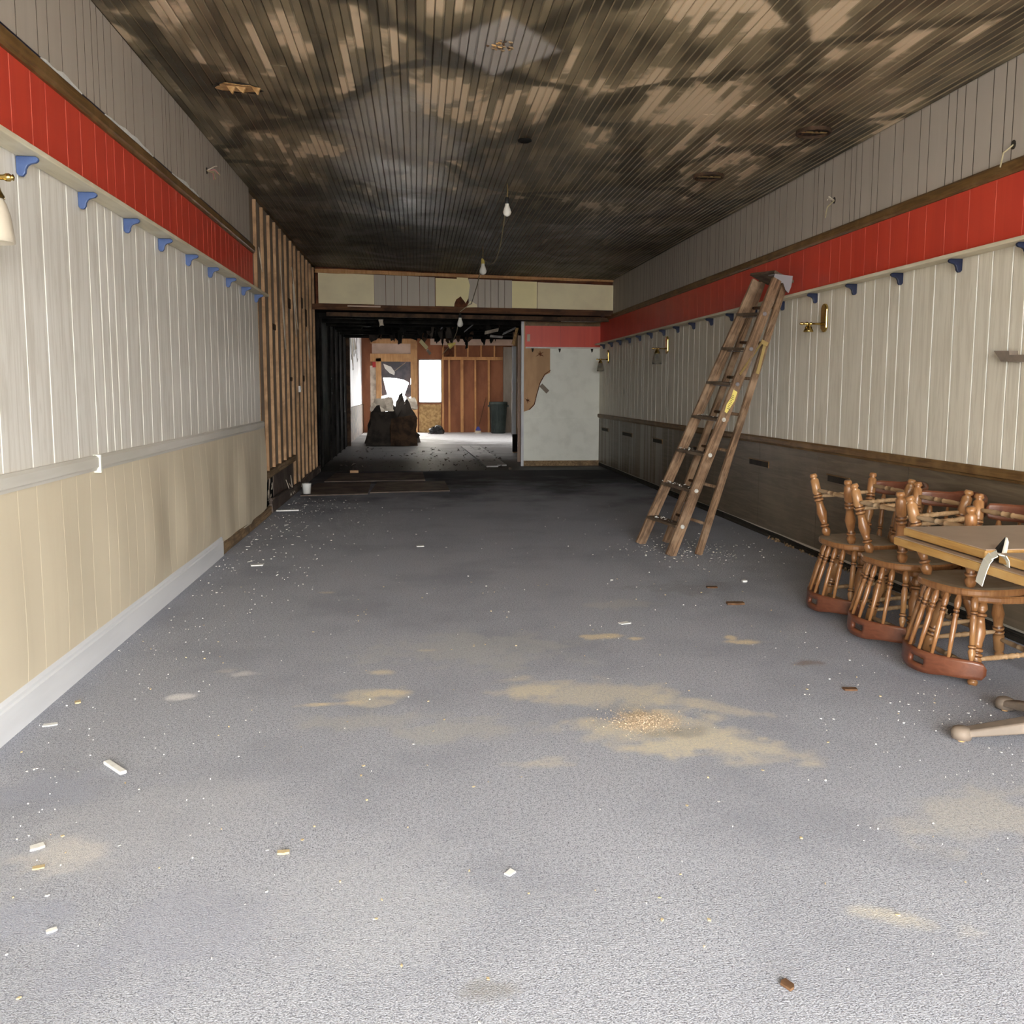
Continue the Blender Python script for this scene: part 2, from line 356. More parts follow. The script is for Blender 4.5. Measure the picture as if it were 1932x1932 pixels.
# ================================================================== STRUCTURE
Y_T = 13.8      # bulkhead across the room
Y_P = 14.75     # white partition
Y_B = 26.5      # back wall
def vnoise(x, y, seed):
    g = np.random.RandomState(seed).rand(97, 97); xi, yi = np.floor(x).astype(int), np.floor(y).astype(int); fx, fy = x-xi, y-yi
    fx, fy = fx*fx*(3-2*fx), fy*fy*(3-2*fy); G = lambda a, b: g[a % 97, b % 97]
    return (G(xi, yi)*(1-fx)+G(xi+1, yi)*fx)*(1-fy)+(G(xi, yi+1)*(1-fx)+G(xi+1, yi+1)*fx)*fy
def carpet_floor():
    xs = np.concatenate([[XL-.2], np.arange(XL, XR+.01, .02), [XR+.2]]); ys = np.concatenate([[Y_FRONT], np.arange(1.4, 9.4, .02), np.arange(9.4, 13.9, .5), [13.95]])
    gx_, gy_ = np.meshgrid(xs, ys); nx, ny = len(xs), len(ys)
    X, Y = gx_.ravel(), gy_.ravel(); vs = np.stack([X, Y, np.zeros_like(X)], 1)
    q = (np.arange(ny-1)[:, None]*nx+np.arange(nx-1)[None]).ravel(); fs = np.stack([q, q+1, q+nx+1, q+nx], 1)
    me = bpy.data.meshes.new('floor'); me.from_pydata(vs.tolist(), [], fs.tolist())
    nz = (vnoise(X*5, Y*5, 1)-.5)*.9+(vnoise(X*11, Y*11, 2)-.5)*.7+(vnoise(X*25, Y*25, 3)-.5)*.7
    C_ = np.zeros((len(X), 4)); C_[:, :3] = .4
    for cx_, cy_, rx, ry, col_, amt, rot in DUST:
        dx_, dy_ = X-cx_, Y-cy_; co, si = math.cos(rot), math.sin(rot)
        r = np.sqrt(((dx_*co+dy_*si)/rx)**2+((-dx_*si+dy_*co)/ry)**2)+nz*.9; t = np.clip((1.15-r)/.75, 0, 1); t = t*t*(3-2*t)*amt
        w = t/np.maximum(t+C_[:, 3]*(1-t), 1e-6); C_[:, :3] = C_[:, :3]*(1-w[:, None])+np.array(col_)[None]*w[:, None]; C_[:, 3] = t+C_[:, 3]*(1-t)
    at__ = me.attributes.new('dust', 'FLOAT_COLOR', 'POINT'); at__.data.foreach_set('color', C_.ravel())
    me.materials.append(MT['carpet']); o = bpy.data.objects.new('floor', me); COL.objects.link(o)
    box('subfloor', 'char_brown', XL-.2, XR+.2, Y_FRONT, 13.95, -.2, -.001, o)
    return o
floor = struct(carpet_floor(), 'grey speckled carpet floor of the long room')
floor_back = struct(box('floor_back', 'burnt_floor', XL-.2, XR+.2, 13.95, Y_B+.2, -.2, 0), 'sooty then dusty pale floor of the burnt back room')
ground = struct(box('pavement', 'sidewalk', -25, 25, -40, Y_FRONT, -.25, -.05), 'grey pavement outside the shop front')

# ceiling
cb = MB(); cb.prism([(XL-.3, Y_FRONT, zc(XL-.3)+.02), (XR+.3, Y_FRONT, zc(XR+.3)+.02), (XR+.3, Y_FRONT, zc(XR)+.25), (XL-.3, Y_FRONT, zc(XL)+.25)], (0, 17.3, 0))
ceil = struct(cb.build('ceiling', 'groove_pale'), 'soot stained beadboard ceiling')
nb = int((XR-XL)/BW)+1
for i in range(nb):
    xa = XL+i*BW; xb = min(xa+BW-.003, XR-.001); xm = (xa+xb)/2
    if xb-xa < .02: continue
    cut = [Y_FRONT, random.uniform(2.5, 6.5), random.uniform(8.5, 12), Y_T+.05]
    if random.random() < .5: cut.pop(2)
    for y0, y1 in zip(cut, cut[1:]):
        t = .017+random.uniform(-.0015, .0015); c_ = .004
        pr = [(xa, 0), (xa, -t+c_), (xa+c_, -t), (xm-.007, -t), (xm-.003, -t+.007), (xm+.003, -t+.007), (xm+.007, -t), (xb-c_, -t), (xb, -t+c_), (xb, 0)]
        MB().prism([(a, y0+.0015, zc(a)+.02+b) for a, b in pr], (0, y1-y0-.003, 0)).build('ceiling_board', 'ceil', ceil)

# side walls (cores)
wl = struct(box('wall_left', 'wall_plain', XL-.25, XL-.022, Y_FRONT, 8.55, 0, 3.2), 'left wall with white, red and grey panelling')
wr = struct(box('wall_right', 'wall_plain', XR+.022, XR+.25, Y_FRONT, Y_P+.2, 0, 3.2), 'right wall with white panelling over brown panels')
WID = [.13, .2, .26, .17, .1, .22]
def strip(parent, side, name, mat, gmat, y0, y1, z0, z1, wid, depth=.0, gap=.005, warp=None, t=.012):
    X = XL if side < 0 else XR; sg = -side   # sg: into the room
    back = X-sg*.022; face = X+sg*depth
    g0, g1 = sorted((back, face-sg*(t-.003)))
    box('groove_backing', gmat, g0, g1, y0, y1, z0, z1, parent)
    y = y0
    while y < y1-.02:
        w = random.choice(wid)*random.uniform(.92, 1.08)
        if y1-(y+w) < .07: w = y1-y
        a, b = y+gap/2, y+w-gap/2; c_ = .003; y += w
        pr = [(face-sg*t, a), (face-sg*.001, a), (face, a+.001), (face, b-.001), (face-sg*.001, b), (face-sg*t, b)]
        mb = MB()
        if not warp:
            mb.prism([(px, py, z0) for px, py in pr], (0, 0, z1-z0)); mb.mi = [1]*len(mb.mi); mb.mi[2+2] = 0
        else:
            nz, ny = 9, 5; vs = []; fs = []
            for j in range(nz+1):
                zz = z0+(z1-z0)*j/nz
                for i in range(ny+1):
                    yy = [a, a+.004, a+(b-a)*.33, a+(b-a)*.67, b-.004, b][i]; e = 0
                    dz = warp(yy, zz, True) if j == 0 else 0
                    vs.append((face+sg*(warp(yy, zz)-e), yy, zz+dz))
            for j in range(nz):
                for i in range(ny):
                    q = j*(ny+1)+i; fs.append((q, q+1, q+ny+2, q+ny+1))
            mb.add(vs, fs); mb.mi = [1 if f_ % ny == 0 else 0 for f_ in range(len(fs))]
            sh = [(px-sg*t*.8, py, pz) for px, py, pz in vs]; n1 = len(vs); fs2 = [tuple(n1+e for e in reversed(f)) for f in fs]
            for j in range(nz):
                for i in (0, ny):
                    q = j*(ny+1)+i; fs2.append((q, q+ny+1, n1+q+ny+1, n1+q))
            for j in (0, nz):
                for i in range(ny):
                    q = j*(ny+1)+i; fs2.append((q, q+1, n1+q+1, n1+q))
            mb.add(vs+sh, fs2, 1)
        mb.build(name, [mat, gmat], parent, smooth=bool(warp))
Y0 = 1.6
def tanwarp(y, z, bottom=False):
    k_ = max(0, min(1, (y-3.0)/3.5))
    if bottom: return .05*max(0, (y-6.6)/2.2)*(.6+.4*math.sin(y*5)) if y > 6.9 else 0
    h = max(0, 1-((z-.42)/.46)**2); h *= max(0, min(1, (z-.14)/.12)) if y < 6.95 else 1
    return .003+h*(.008+(.009*math.sin(y*4.1+.9*math.sin(y*2.3)+z*.8)+.0045*math.sin(y*9.7+z*2))*(.45+1.0*k_))
# left
strip(wl, -1, 'tan_board', 'tan_panel', 'groove_tan', Y0, 9.0, .045, .915, [.2, .16, .26, .13], warp=tanwarp, gap=.0012)
strip(wl, -1, 'white_board', 'white_left', 'groove_white', Y0, 8.84, .975, 2.2, WID, gap=.009)
strip(wl, -1, 'red_board', 'red_panel', 'groove_red', Y0, 8.64, 2.2, 2.572, [.16, .2, .11, .14], gap=.004)
strip(wl, -1, 'grey_board', 'grey_panel', 'groove_dark', Y0, 8.55, 2.65, zc(XL)+.005, [.1, .14, .19, .075], depth=-.004, gap=.005)
# right
strip(wr, 1, 'white_board', 'white_right', 'groove_white', Y0, Y_P, .88, 2.05, WID, gap=.009)
strip(wr, 1, 'red_board', 'red_panel', 'groove_red', Y0, Y_P, 2.05, 2.425, [.2, .3, .16, .24], gap=.0025)
strip(wr, 1, 'grey_board', 'grey_panel', 'groove_dark', Y0, Y_P, 2.49, zc(XR)+.005, [.1, .14, .19, .075], depth=-.004, gap=.005)
strip(wr, 1, 'brown_sheet', 'brown_panel', 'groove_dark', Y0, Y_P, .07, .83, [1.22], gap=.003)

def rail(name, mat, side, y0, y1, z0, z1, d, label, lip=.012):
    X = XL if side < 0 else XR; sg = -side; b = X-sg*.01
    pr = [(b, z0), (X+sg*d*.55, z0), (X+sg*d*.7, z0+lip), (X+sg*d, z0+lip*1.6), (X+sg*d, z1-lip), (X+sg*d*.6, z1), (b, z1)]
    o = MB().prism([(a, y0, c) for a, c in pr], (0, y1-y0, 0)).build(name, mat); return struct(o, label)
tr = rail('trim_1', 'rail_white', -1, Y0, 8.87, .91, .982, .028, 'greyish white chair rail along the left wall')
MB().box(XL+.0, XL+.036, 4.33, 4.345, .90, .985).build('cracked_joint', 'band_white', tr)
rail('trim_2', 'oak_trim', 1, Y0, Y_P, .822, .888, .028, 'dark oak chair rail along the right wall')
rail('trim_3', 'oak_trim', -1, Y0, 8.64, 2.565, 2.637, .026, 'oak strip above the red band of the left wall')
rail('trim_4', 'oak_trim', 1, Y0, 14.3, 2.42, 2.49, .026, 'oak strip above the red band of the right wall')
# torn white edge + navy strip painting in the shadow gap above trim_3
box('gap_shade_strip', 'navy_paint', XL-.012, XL+.004, Y0, 8.55, 2.637, 2.655, wl)
mb = MB(); rn = random.Random(3)
for a, b in ((3.95, 4.4), (4.7, 5.5), (5.9, 6.6)):
    ys = [a+(b-a)*i/8 for i in range(9)]; pl = [(XL+.002, q, 2.648) for q in ys]+[(XL+.004, q, 2.652+rn.uniform(.004, .028)*math.sin(PI*(i/8))) for i, q in reversed(list(enumerate(ys)))]
    mb.prism(pl, (.003, 0, 0))
mb.build('torn_paper_edge', 'chip_white', wl)
# baseboards
mb = MB(); b0 = XL-.006
pr = [(b0, 0), (XL+.018, 0), (XL+.018, .115), (XL+.012, .122), (XL+.012, .135), (XL+.004, .15), (b0, .152)]
struct(mb.prism([(a, Y0, c) for a, c in pr], (0, 6.95-Y0, 0)).build('baseboard_left', 'base_white'), 'white painted baseboard under the tan panels, ending half way')
sp = struct(MB().prism(jag([(XL-.02, 6.95, 0), (XL-.02, 9.25, 0), (XL-.02, 9.25, .085), (XL-.02, 6.95, .10)], 8, .008, 4), (.03, 0, 0)).build('baseboard_sole', 'raw_plate'), 'bare rotten wooden sole plate past the white baseboard')
br = struct(MB().prism(jag([(XR-.0, 1.6, 0), (XR-.0, Y_P, 0), (XR-.0, Y_P, .05), (XR-.0, 1.6, .05)], 26, .009, 5), (.03, 0, 0)).build('baseboard_right', 'dark_void'), 'dark rotten gap and crumbled base of the right wall')
mb = MB(); rn = random.Random(8)
for i in range(60):
    y = rn.uniform(4.4, 7.4); r = rn.uniform(.008, .03)
    mb.prism(jag([(XR-.0-rn.uniform(0, .03), y, 0), (XR-.0, y+r*2, 0), (XR-.004, y+r, r*.9)], 2, .004, i), (-rn.uniform(.005, .02), 0, .002))
tag(mb.build('crumbled_plaster', 'raw_plate', br), kind='stuff')

# ---- exposed stud wall (left, 8.7 .. 13.95)
ws = struct(box('wall_left_studs', 'stud_back', XL-.3, XL-.052, 8.55, 13.95, 0, 3.2), 'stripped part of the left wall with bare studs')
sy = 9.0; i = 0
rn = random.Random(21)
stud_y = []
while sy < 13.9:
    stud_y.append(sy); sy += .405
for i, y in enumerate(stud_y):
    zb = .44 if y < 11.2 else .03
    top = zc(XL)-.005
    a = MB(); w = rn.uniform(.036, .046); lean = rn.uniform(-.015, .015)
    a.beam((XL-.037, y, zb), (XL-.037+rn.uniform(-.003, .003), y+lean, top), .032, w, (1, 0, 0))
    a.build('stud', 'stud_wood', ws)
    if i < 2:
        pass
for z, dy in ((1.9, .3), (1.35, 0), (2.35, .1)):
    for i in (2, 5, 8, 9):
        if i+1 < len(stud_y) and rn.random() < .7:
            box('blocking', 'char_brown', XL-.06, XL-.04, stud_y[i]+.02, stud_y[i+1]-.02, z+rn.uniform(-.2, .2), z+.04+rn.uniform(0, .05), ws)
box('stud_end_jamb', 'stud_wood', XL-.06, XL-.02, 8.60, 8.64, .1, 3.1, ws)
# ledger + kicked-in lower panel
MB().beam((XL-.03, 8.95, .40), (XL-.03, 11.3, .43), .07, .05, (0, 0, 1)).build('ledger_board', 'raw_plate', ws)
box('burnt_kick_panel', 'ply_dark', XL-.055, XL-.04, 9.75, 11.25, .04, .40, ws)
box('dark_cavity', 'char', XL-.056, XL-.048, 8.95, 9.75, .04, .40, ws)
MB().prism(jag([(XL-.02, 9.3, 0), (XL-.02, 13.9, 0), (XL-.02, 13.9, .10), (XL-.02, 11.4, .09), (XL-.02, 9.3, .16)], 7, .012, 9), (.03, 0, 0)).build('sole_plate', 'ply_dark', ws)
rn = random.Random(5)
for i in range(9):
    y = rn.uniform(9.15, 9.65); z = rn.uniform(.06, .3)
    MB().prism(jag([(XL-.05, y, z), (XL-.05, y+.035, z+.01), (XL-.045, y+.06*rn.random(), z+rn.uniform(.06, .16))], 3, .008, i), (.004, .01, 0)).build('peeling_scrap', 'drywall_pale', ws)
for i in range(5):
    y = rn.uniform(10.6, 11.6); z = .03
    MB().beam((XL+.02, y, z), (XL-.03, y+rn.uniform(-.2, .2), z+rn.uniform(.1, .25)), .012, .006, (0, 1, 0)).build('splinter', 'drywall_pale', ws)
for y, z0, z1, dy, w in ((10.35, 1.75, 2.75, .12, .07), (11.3, 2.05, 2.8, .28, .035), (11.35, 1.95, 2.6, .05, .06), (12.7, 1.7, 2.1, .02, .07), (9.0, 2.45, 2.68, .02, .06)):
    MB().prism(jag([(XL-.005, y, z1), (XL-.005, y+.02, z1), (XL+.015, y+dy+w, z0), (XL+.015, y+dy, z0+.02)], 3, .006, int(y*10)), (.004, 0, 0)).build('hanging_splinter', 'drywall_pale', ws)
box('outlet_box', 'white_plastic', XL-.02, XL+.005, 11.80, 11.88, 1.255, 1.335, ws)
for i in range(6):
    y = 8.93+.05*rn.random(); z = rn.uniform(.5, 1.5)
    MB().prism(jag([(XL-.04, y, z), (XL-.04, y+.09, z), (XL-.035, y+.05, z+rn.uniform(.05, .14))], 3, .012, 40+i), (.006, 0, 0)).build('charred_scrap', 'char', ws)

# ---- bulkhead (transom) across the room
wb = struct(MB().prism([(XL, Y_T+.03, 2.59), (XR, Y_T+.03, 2.55), (XR, Y_T+.03, 3.2), (XL, Y_T+.03, 3.2)], (0, .1, 0)).build('wall_bulkhead', 'torn_brown'), 'cream and grey boarded bulkhead over the opening')
def bk(u0, u1, z0=None, dz=0):
    return at(u0, 570, Y_T).x, at(u1, 570, Y_T).x
def tboard(name, mat, u0, u1, ztop=3.06, zbot=2.60, y=Y_T, th=.02, seed=0, parent=wb):
    x0, x1 = bk(u0, u1)
    return MB().prism(jag([(x0, y, zbot-.012*(x0-XL)), (x1, y, zbot-.012*(x1-XL)), (x1, y, ztop-.025*(x1-XL)), (x0, y, ztop-.025*(x0-XL))], 1, 0, seed), (0, th, 0)).build(name, mat, parent)
tboard('cream_sheet', 'cream_board', 601, 706)
u = 706
for w in (22, 16, 14, 11, 23, 16, 13):
    tboard('grey_board', 'grey_panel', u+.4, u+w-.4, zbot=2.585, y=Y_T-.004); u += w
tboard('yellow_sheet', 'yellow_board', 822, 862, 3.05)
x0, x1 = bk(862, 886)
MB().prism([(x0, Y_T-.006, 3.03), (x1-.03, Y_T-.006, 3.03), (x1+.005, Y_T-.006, 2.9), (x1-.02, Y_T-.006, 2.7), (x1-.09, Y_T-.006, 2.58), (x0, Y_T-.006, 2.58)], (0, .02, 0)).build('torn_yellow_sheet', 'yellow_board', wb)
q0, q1 = at(857, 580, Y_T-.012), at(879, 580, Y_T-.012)
MB().prism([(q0.x, Y_T-.012, q0.z+.01), (q1.x, Y_T-.012, q0.z+.01), (q1.x-.01, Y_T-.012, q0.z+.08), (q1.x-.06, Y_T-.012, q0.z+.14), (q1.x-.08, Y_T-.012, q0.z+.17), (q0.x+.03, Y_T-.012, q0.z+.12), (q0.x+.005, Y_T-.012, q0.z+.06)], (0, .01, 0)).build('torn_hole', 'torn_brown', wb)
u = 884
for w in (18, 13, 11, 14, 12, 15):
    tboard('grey_board', 'grey_panel', u+.4, min(u+w-.4, 966), 3.06, 2.585, y=Y_T-.002); u += w
q0 = at(880, 580, Y_T-.014)
MB().prism([(q0.x, Y_T-.014, q0.z), (q0.x+.17, Y_T-.014, q0.z+.005), (q0.x+.16, Y_T-.014, q0.z+.05), (q0.x+.06, Y_T-.014, q0.z+.10), (q0.x+.03, Y_T-.014, q0.z+.06)], (0, .01, 0)).build('cream_scrap', 'cream_board', wb)
tboard('cream_sheet', 'yellow_board', 966, 1013, 3.055)
tboard('cream_sheet', 'cream_board', 1014, 1158, 3.05)
MB().prism(jag([(XL, Y_T-.015, 3.055), (XR, Y_T-.015, 2.985), (XR, Y_T-.015, 3.03), (XL, Y_T-.015, 3.11)], 14, .008, 2), (0, .02, 0)).build('top_batten', 'frame_orange', wb)
# header beams below
hd = struct(MB().beam((XL-.2, Y_T+.05, 2.55), (XR, Y_T+.05, 2.50), .085, .12, (0, 0, 1)).build('trim_header', 'header_wood'), 'scorched wooden header beam under the bulkhead')
MB().beam((.45, Y_T-.02, 2.52), (1.9, Y_T-.02, 2.49), .03, .02, (0, 0, 1)).build('header_batten', 'header_wood', hd)
MB().beam((-1.05, Y_T-.02, 2.56), (-.55, Y_T-.02, 2.555), .02, .02, (0, 0, 1)).build('header_batten', 'pink_board', hd)
MB().beam((-1.4, Y_T+.3, 2.46), (XR, Y_T+.3, 2.42), .06, .05, (0, 0, 1)).build('rear_header', 'char_brown', hd)
box('dark_soffit', 'char', XL-.2, XR, Y_T+.12, 20.8, 2.52, 2.6, hd)
box('roof_core', 'char', XL-.3, XR+.3, Y_T+.13, 20.8, 3.2, 3.3, hd)

# ---- white partition at the right of the opening
px0 = at(988, 780, Y_P).x
wp = struct(box('wall_partition', 'plywood_tan', px0, XR, Y_P+.012, Y_P+.12, 0, 2.62), 'short white partition with red band and torn panel')
z1 = 2.0
gx = lambda u, v: (at(u, v, Y_P).x, Y_P, at(u, v, Y_P).z)
poly = [(px0, Y_P, .09), (XR, Y_P, .09), (XR, Y_P, z1), (gx(1038, 660)[0], Y_P, z1), gx(1038, 703), gx(1028, 708), gx(1019, 722), gx(1014, 740), gx(1010, 752), gx(1008, 765), gx(1000, 773), gx(990, 776), (px0, Y_P, gx(988, 778)[2])]
MB().prism(poly, (0, .012, 0)).build('torn_white_panel', 'plaster_white', wp)
cu = [gx(1038, 699), gx(1028, 706), gx(1019, 722), gx(1012, 746), gx(1008, 763), gx(998, 773)]
MB().ribbon([(a, Y_P-.012, c) for a, b, c in cu], (0, 1, 0), .03, .01).build('curled_torn_edge', 'torn_brown', wp)
box('red_band', 'red_panel', px0+.02, px0+.62, Y_P-.014, Y_P+.012, z1+.01, 2.36, wp)
box('red_band', 'red_panel', px0+.623, XR, Y_P-.014, Y_P+.012, z1+.01, 2.36, wp)
box('oak_band', 'oak_trim', px0+.02, XR, Y_P-.016, Y_P+.012, 2.36, 2.425, wp)
box('light_cap', 'rail_white', px0, XR, Y_P-.03, Y_P+.012, 2.43, 2.455, wp)
box('shelf_edge', 'rail_white', px0+.03, XR, Y_P-.03, Y_P+.012, z1-.015, z1+.01, wp)
box('chair_rail', 'plaster_white', px0+.1, XR, Y_P-.022, Y_P, .80, .83, wp)
box('wood_base', 'raw_plate', px0-.01, XR, Y_P-.015, Y_P+.012, 0, .09, wp)
box('switch_plate', 'pink_board', px0+.05, px0+.10, Y_P-.022, Y_P-.014, 2.10, 2.22, wp)
for u in (1005, 1056, 1117): 
    q = at(u, 657, Y_P-.03); MB().prism([(q.x-.02, Y_P-.04, z1-.015), (q.x+.02, Y_P-.04, z1-.015), (q.x+.012, Y_P-.04, z1-.06), (q.x-.002, Y_P-.04, z1-.08)], (0, .03, 0)).build('bracket', 'dark_void', wp)
q = at(1027, 733, Y_P-.006)
MB().beam((q.x-.06, Y_P-.006, q.z+.06), (q.x+.06, Y_P-.006, q.z-.06), .07, .006, (1, 0, 1)).build('grey_tag', 'post_grey', wp)
for u, v, s in ((1019, 668, .07), (996, 755, .05)):
    q = at(u, v, Y_P); st = []
    for j in range(12):
        r = s*(1 if j % 2 else .3)*random.uniform(.6, 1.4); st.append((q.x+r*math.cos(j*PI/6), Y_P+.008, q.z+r*math.sin(j*PI/6)))
    MB().prism(st, (0, .003, 0)).build('burn_mark', 'torn_brown', wp)
# jamb posts at the left edge of the partition
jp = struct(box('trim_jamb', 'white_peel', px0-.045, px0-.002, Y_P-.03, Y_P+.05, 0, 2.45), 'peeling white jamb at the edge of the partition')
for u0, u1, y, mt, z0, z1_ in ((984, 987, 14.95, 'torn_brown', 0, 2.3), (977, 983, 15.6, 'pink_board', .0, 2.25), (966, 974, 17.5, 'white_peel', .35, 2.15), (968, 978, 17.9, 'plywood_tan', 0, 2.6)):
    a, b = at(u0, 750, y).x, at(u1, 750, y).x
    box('jamb_post', mt, a, b, y, y+.06, z0, z1_, jp)
MB().beam(at(980, 600, 16), at(968, 650, 16), .09, .05, (0, 1, 0)).build('slipped_board', 'torn_wood', jp)
a, b = at(968, 700, 17.4).x, at(979, 700, 17.4).x
box('dark_pipe_box', 'char', a, b, 17.4, 17.5, .05, .4, jp)

# ---- back room shell
wc = struct(box('wall_left_burnt', 'char', XL-.3, XL-.06, 13.95, 20.3, 0, 3.2), 'charred black left wall beyond the bulkhead')
rn = random.Random(2)
for i in range(6):
    y = 14.1+i*1.0+rn.uniform(-.3, .3)
    MB().beam((XL-.05, y, 0), (XL-.05, y+rn.uniform(-.05, .05), 2.5), .05, .05, (1, 0, 0)).build('charred_stud', 'char', wc)
box('end_post', 'char_brown', XL-.08, XL+.02, 20.2, 20.34, 0, 2.6, wc)
wcl = struct(MB().box(XL-.3, XL-.1, 20.3, Y_B, 0, 2.2).box(XL-.3, XL-.1, 21.3, Y_B, 2.2, 2.9).box(XL-.3, XL-.1, 20.3, 21.3, 2.75, 2.9).build('wall_left_back', 'white_peel'), 'pale peeling left wall of the back room with a window gap')
box('scorched_dado', 'char_brown', XL-.1, XL-.07, 20.34, Y_B, 0, .85, wcl)
box('scorched_panel', 'char', XL-.1, XL-.06, 20.34, 21.25, .85, 2.15, wcl)
for i, (y, z0, w) in enumerate(((21.6, 2.0, .25), (21.95, 1.75, .2), (22.4, 2.1, .3), (23.0, 2.2, .3), (23.6, 2.0, .2))):
    MB().prism(jag([(XL-.07, y, 2.8), (XL-.07, y+w, 2.8), (XL-.05, y+w*.8, z0+.2), (XL-.05, y+w*.4, z0), (XL-.05, y+.03, z0+.15)], 3, .02, i), (.01, 0, 0)).build('peeling_strip', 'post_grey' if i % 2 else 'grey_plank', wcl)
struct(box('wall_right_back', 'post_grey', XR+.02, XR+.25, Y_P+.2, Y_B, 0, 3.2), 'grey right wall of the back room behind the partition')
B = lambda u, v: at(u, v, Y_B)
def brect(u0, u1, v0, v1): p, q = B(u0, v1), B(u1, v0); return p.x, q.x, p.z, q.z
bw = MB()
d0, d1, dz0, dz1 = brect(719, 776, 682, 800); w0, w1, wz0, wz1 = brect(790, 833, 678, 760)
bw.box(XL-.3, d0, Y_B, Y_B+.15, 0, 3.4).box(d0, d1, Y_B, Y_B+.15, dz1, 3.4).box(d1, w0, Y_B, Y_B+.15, 0, 3.4).box(w0, w1, Y_B, Y_B+.15, wz1, 3.4).box(w0, w1, Y_B, Y_B+.15, 0, wz0).box(w1, XR+.2, Y_B, Y_B+.15, 0, 3.4)
wk = struct(bw.build('wall_back', 'sheath_red'), 'red brown sheathed back wall with studs, window and doorway')
def bpiece(name, mat, u0, u1, v0, v1, d=.06):
    a, b, c, e = brect(u0, u1, v0, v1); return box(name, mat, a, b, Y_B-d, Y_B, max(c, .0), e, wk)
bpiece('sill_sheet', 'osb', 791, 832, 763, 816, .03)
for u0, u1 in ((834, 837), (846, 849), (869, 874), (895, 898), (920, 923.5)): bpiece('stud', 'stud_orange', u0, u1, 678, 816, .09)
bpiece('top_plate', 'stud_orange', 834, 948, 674, 679, .10)
for u in (834, 857, 881, 906, 931): bpiece('cripple_stud', 'stud_orange', u, u+3, 650, 674, .08)
bpiece('grey_post', 'post_grey', 949, 965, 655, 816, .12)
bpiece('lintel', 'pink_board', 812, 975, 641, 651, .14)
bpiece('scorched_sheet', 'torn_brown', 836, 856, 655, 673, .02)
bpiece('pale_sheet', 'drywall_pale', 700, 718, 690, 816, .02)
bpiece('light_sheet', 'pink_board', 702, 781, 647, 668, .05)
bpiece('head_rail', 'frame_orange', 699, 785, 640, 648, .08)
bpiece('door_head', 'frame_orange', 699, 787, 668, 682, .09)
bpiece('door_post', 'frame_orange', 711, 719, 676, 816, .09)
bpiece('door_post', 'frame_orange', 776, 787, 645, 816, .10)
bpiece('red_box', 'red_sign', 703, 709.5, 683, 693, .04)
# window frame and door frame
wf = struct(MB().box(w0, w1, Y_B+.05, Y_B+.08, wz0, wz0+.03).box(w0, w1, Y_B+.05, Y_B+.08, wz1-.03, wz1).box(w0, w0+.03, Y_B+.05, Y_B+.08, wz0, wz1).box(w1-.03, w1, Y_B+.05, Y_B+.08, wz0, wz1).build('window_1', 'base_white'), 'bright window in the back wall')
MB().box(w0+.03, w1-.03, Y_B+.06, Y_B+.066, wz0+.03, wz1-.03).build('pane', 'glass', wf)
# torn tarp in the doorway
tp = tag(MB().prism([B(719, 682), B(776, 682), B(774, 740), B(771, 722), B(762, 717), B(748, 714), B(735, 713), B(719, 713)], (0, .01, 0)).build('torn_tarp', 'tarp'), 'dark torn plastic sheet hanging in the back doorway', 'sheet')
tp.location.y = .03
MB().prism([B(719, 713), B(723, 713), B(727, 730), B(731, 745), B(719, 748)], (0, .01, 0)).build('tarp_flap', 'tarp', tp)
MB().prism([B(776, 725), B(770, 725), B(763, 745), B(768, 752), B(776, 748)], (0, .01, 0)).build('tarp_flap', 'tarp', tp)
MB().tube([B(744, 700), B(765, 684)], .012).build('tie_cord', 'post_grey', tp)
MB().prism([B(723, 686), B(738, 692), B(745, 702), B(744, 708), B(735, 704), B(726, 695)], (0, .004, 0)).build('translucent_patch', 'white_plastic', tp).location.y -= .01
# roof over the back room with an unseen hole added to let light in
HY0, HY1, HX0, HX1 = 21.9, 22.6, -.2, 2.4
rf = MB().box(XL-.3, XR+.3, 20.8, HY0, 3.3, 3.4).box(XL-.3, XR+.3, HY1, Y_B+.2, 3.3, 3.4).box(XL-.3, HX0, HY0, HY1, 3.3, 3.4).box(HX1, XR+.3, HY0, HY1, 3.3, 3.4).build('ceiling_back', 'char_brown')
struct(rf, 'scorched roof of the back room with a hole added to let light in')
box('upper_side', 'char_brown', XL-.3, XL-.1, 20.3, Y_B, 2.9, 3.35, rf)
portal('roof_hole_portal', ((HX0+HX1)/2, (HY0+HY1)/2, 3.42), (0, 0, 0), HX1-HX0, HY1-HY0)
#portal('back_window_portal', ((w0+w1)/2, Y_B+.2, (wz0+wz1)/2), (-PI/2, 0, 0), w1-w0, wz1-wz0)
#portal('back_door_portal', ((d0+d1)/2, Y_B+.2, (dz0+dz1)/2), (-PI/2, 0, 0), d1-d0, dz1-dz0)
#portal('side_gap_portal', (XL-.35, 20.85, 1.65), (0, -PI/2, 0), 2.2, 1.1)
# charred joists
for i in range(9):
    y = 14.6+i*.68
    MB().beam((XL-.1, y, 2.47+random.uniform(-.02, .02)), (px0+.6, y+random.uniform(-.1, .1), 2.47+random.uniform(-.03, .03)), .09, .045, (0, 0, 1)).build('charred_joist', 'char', hd)
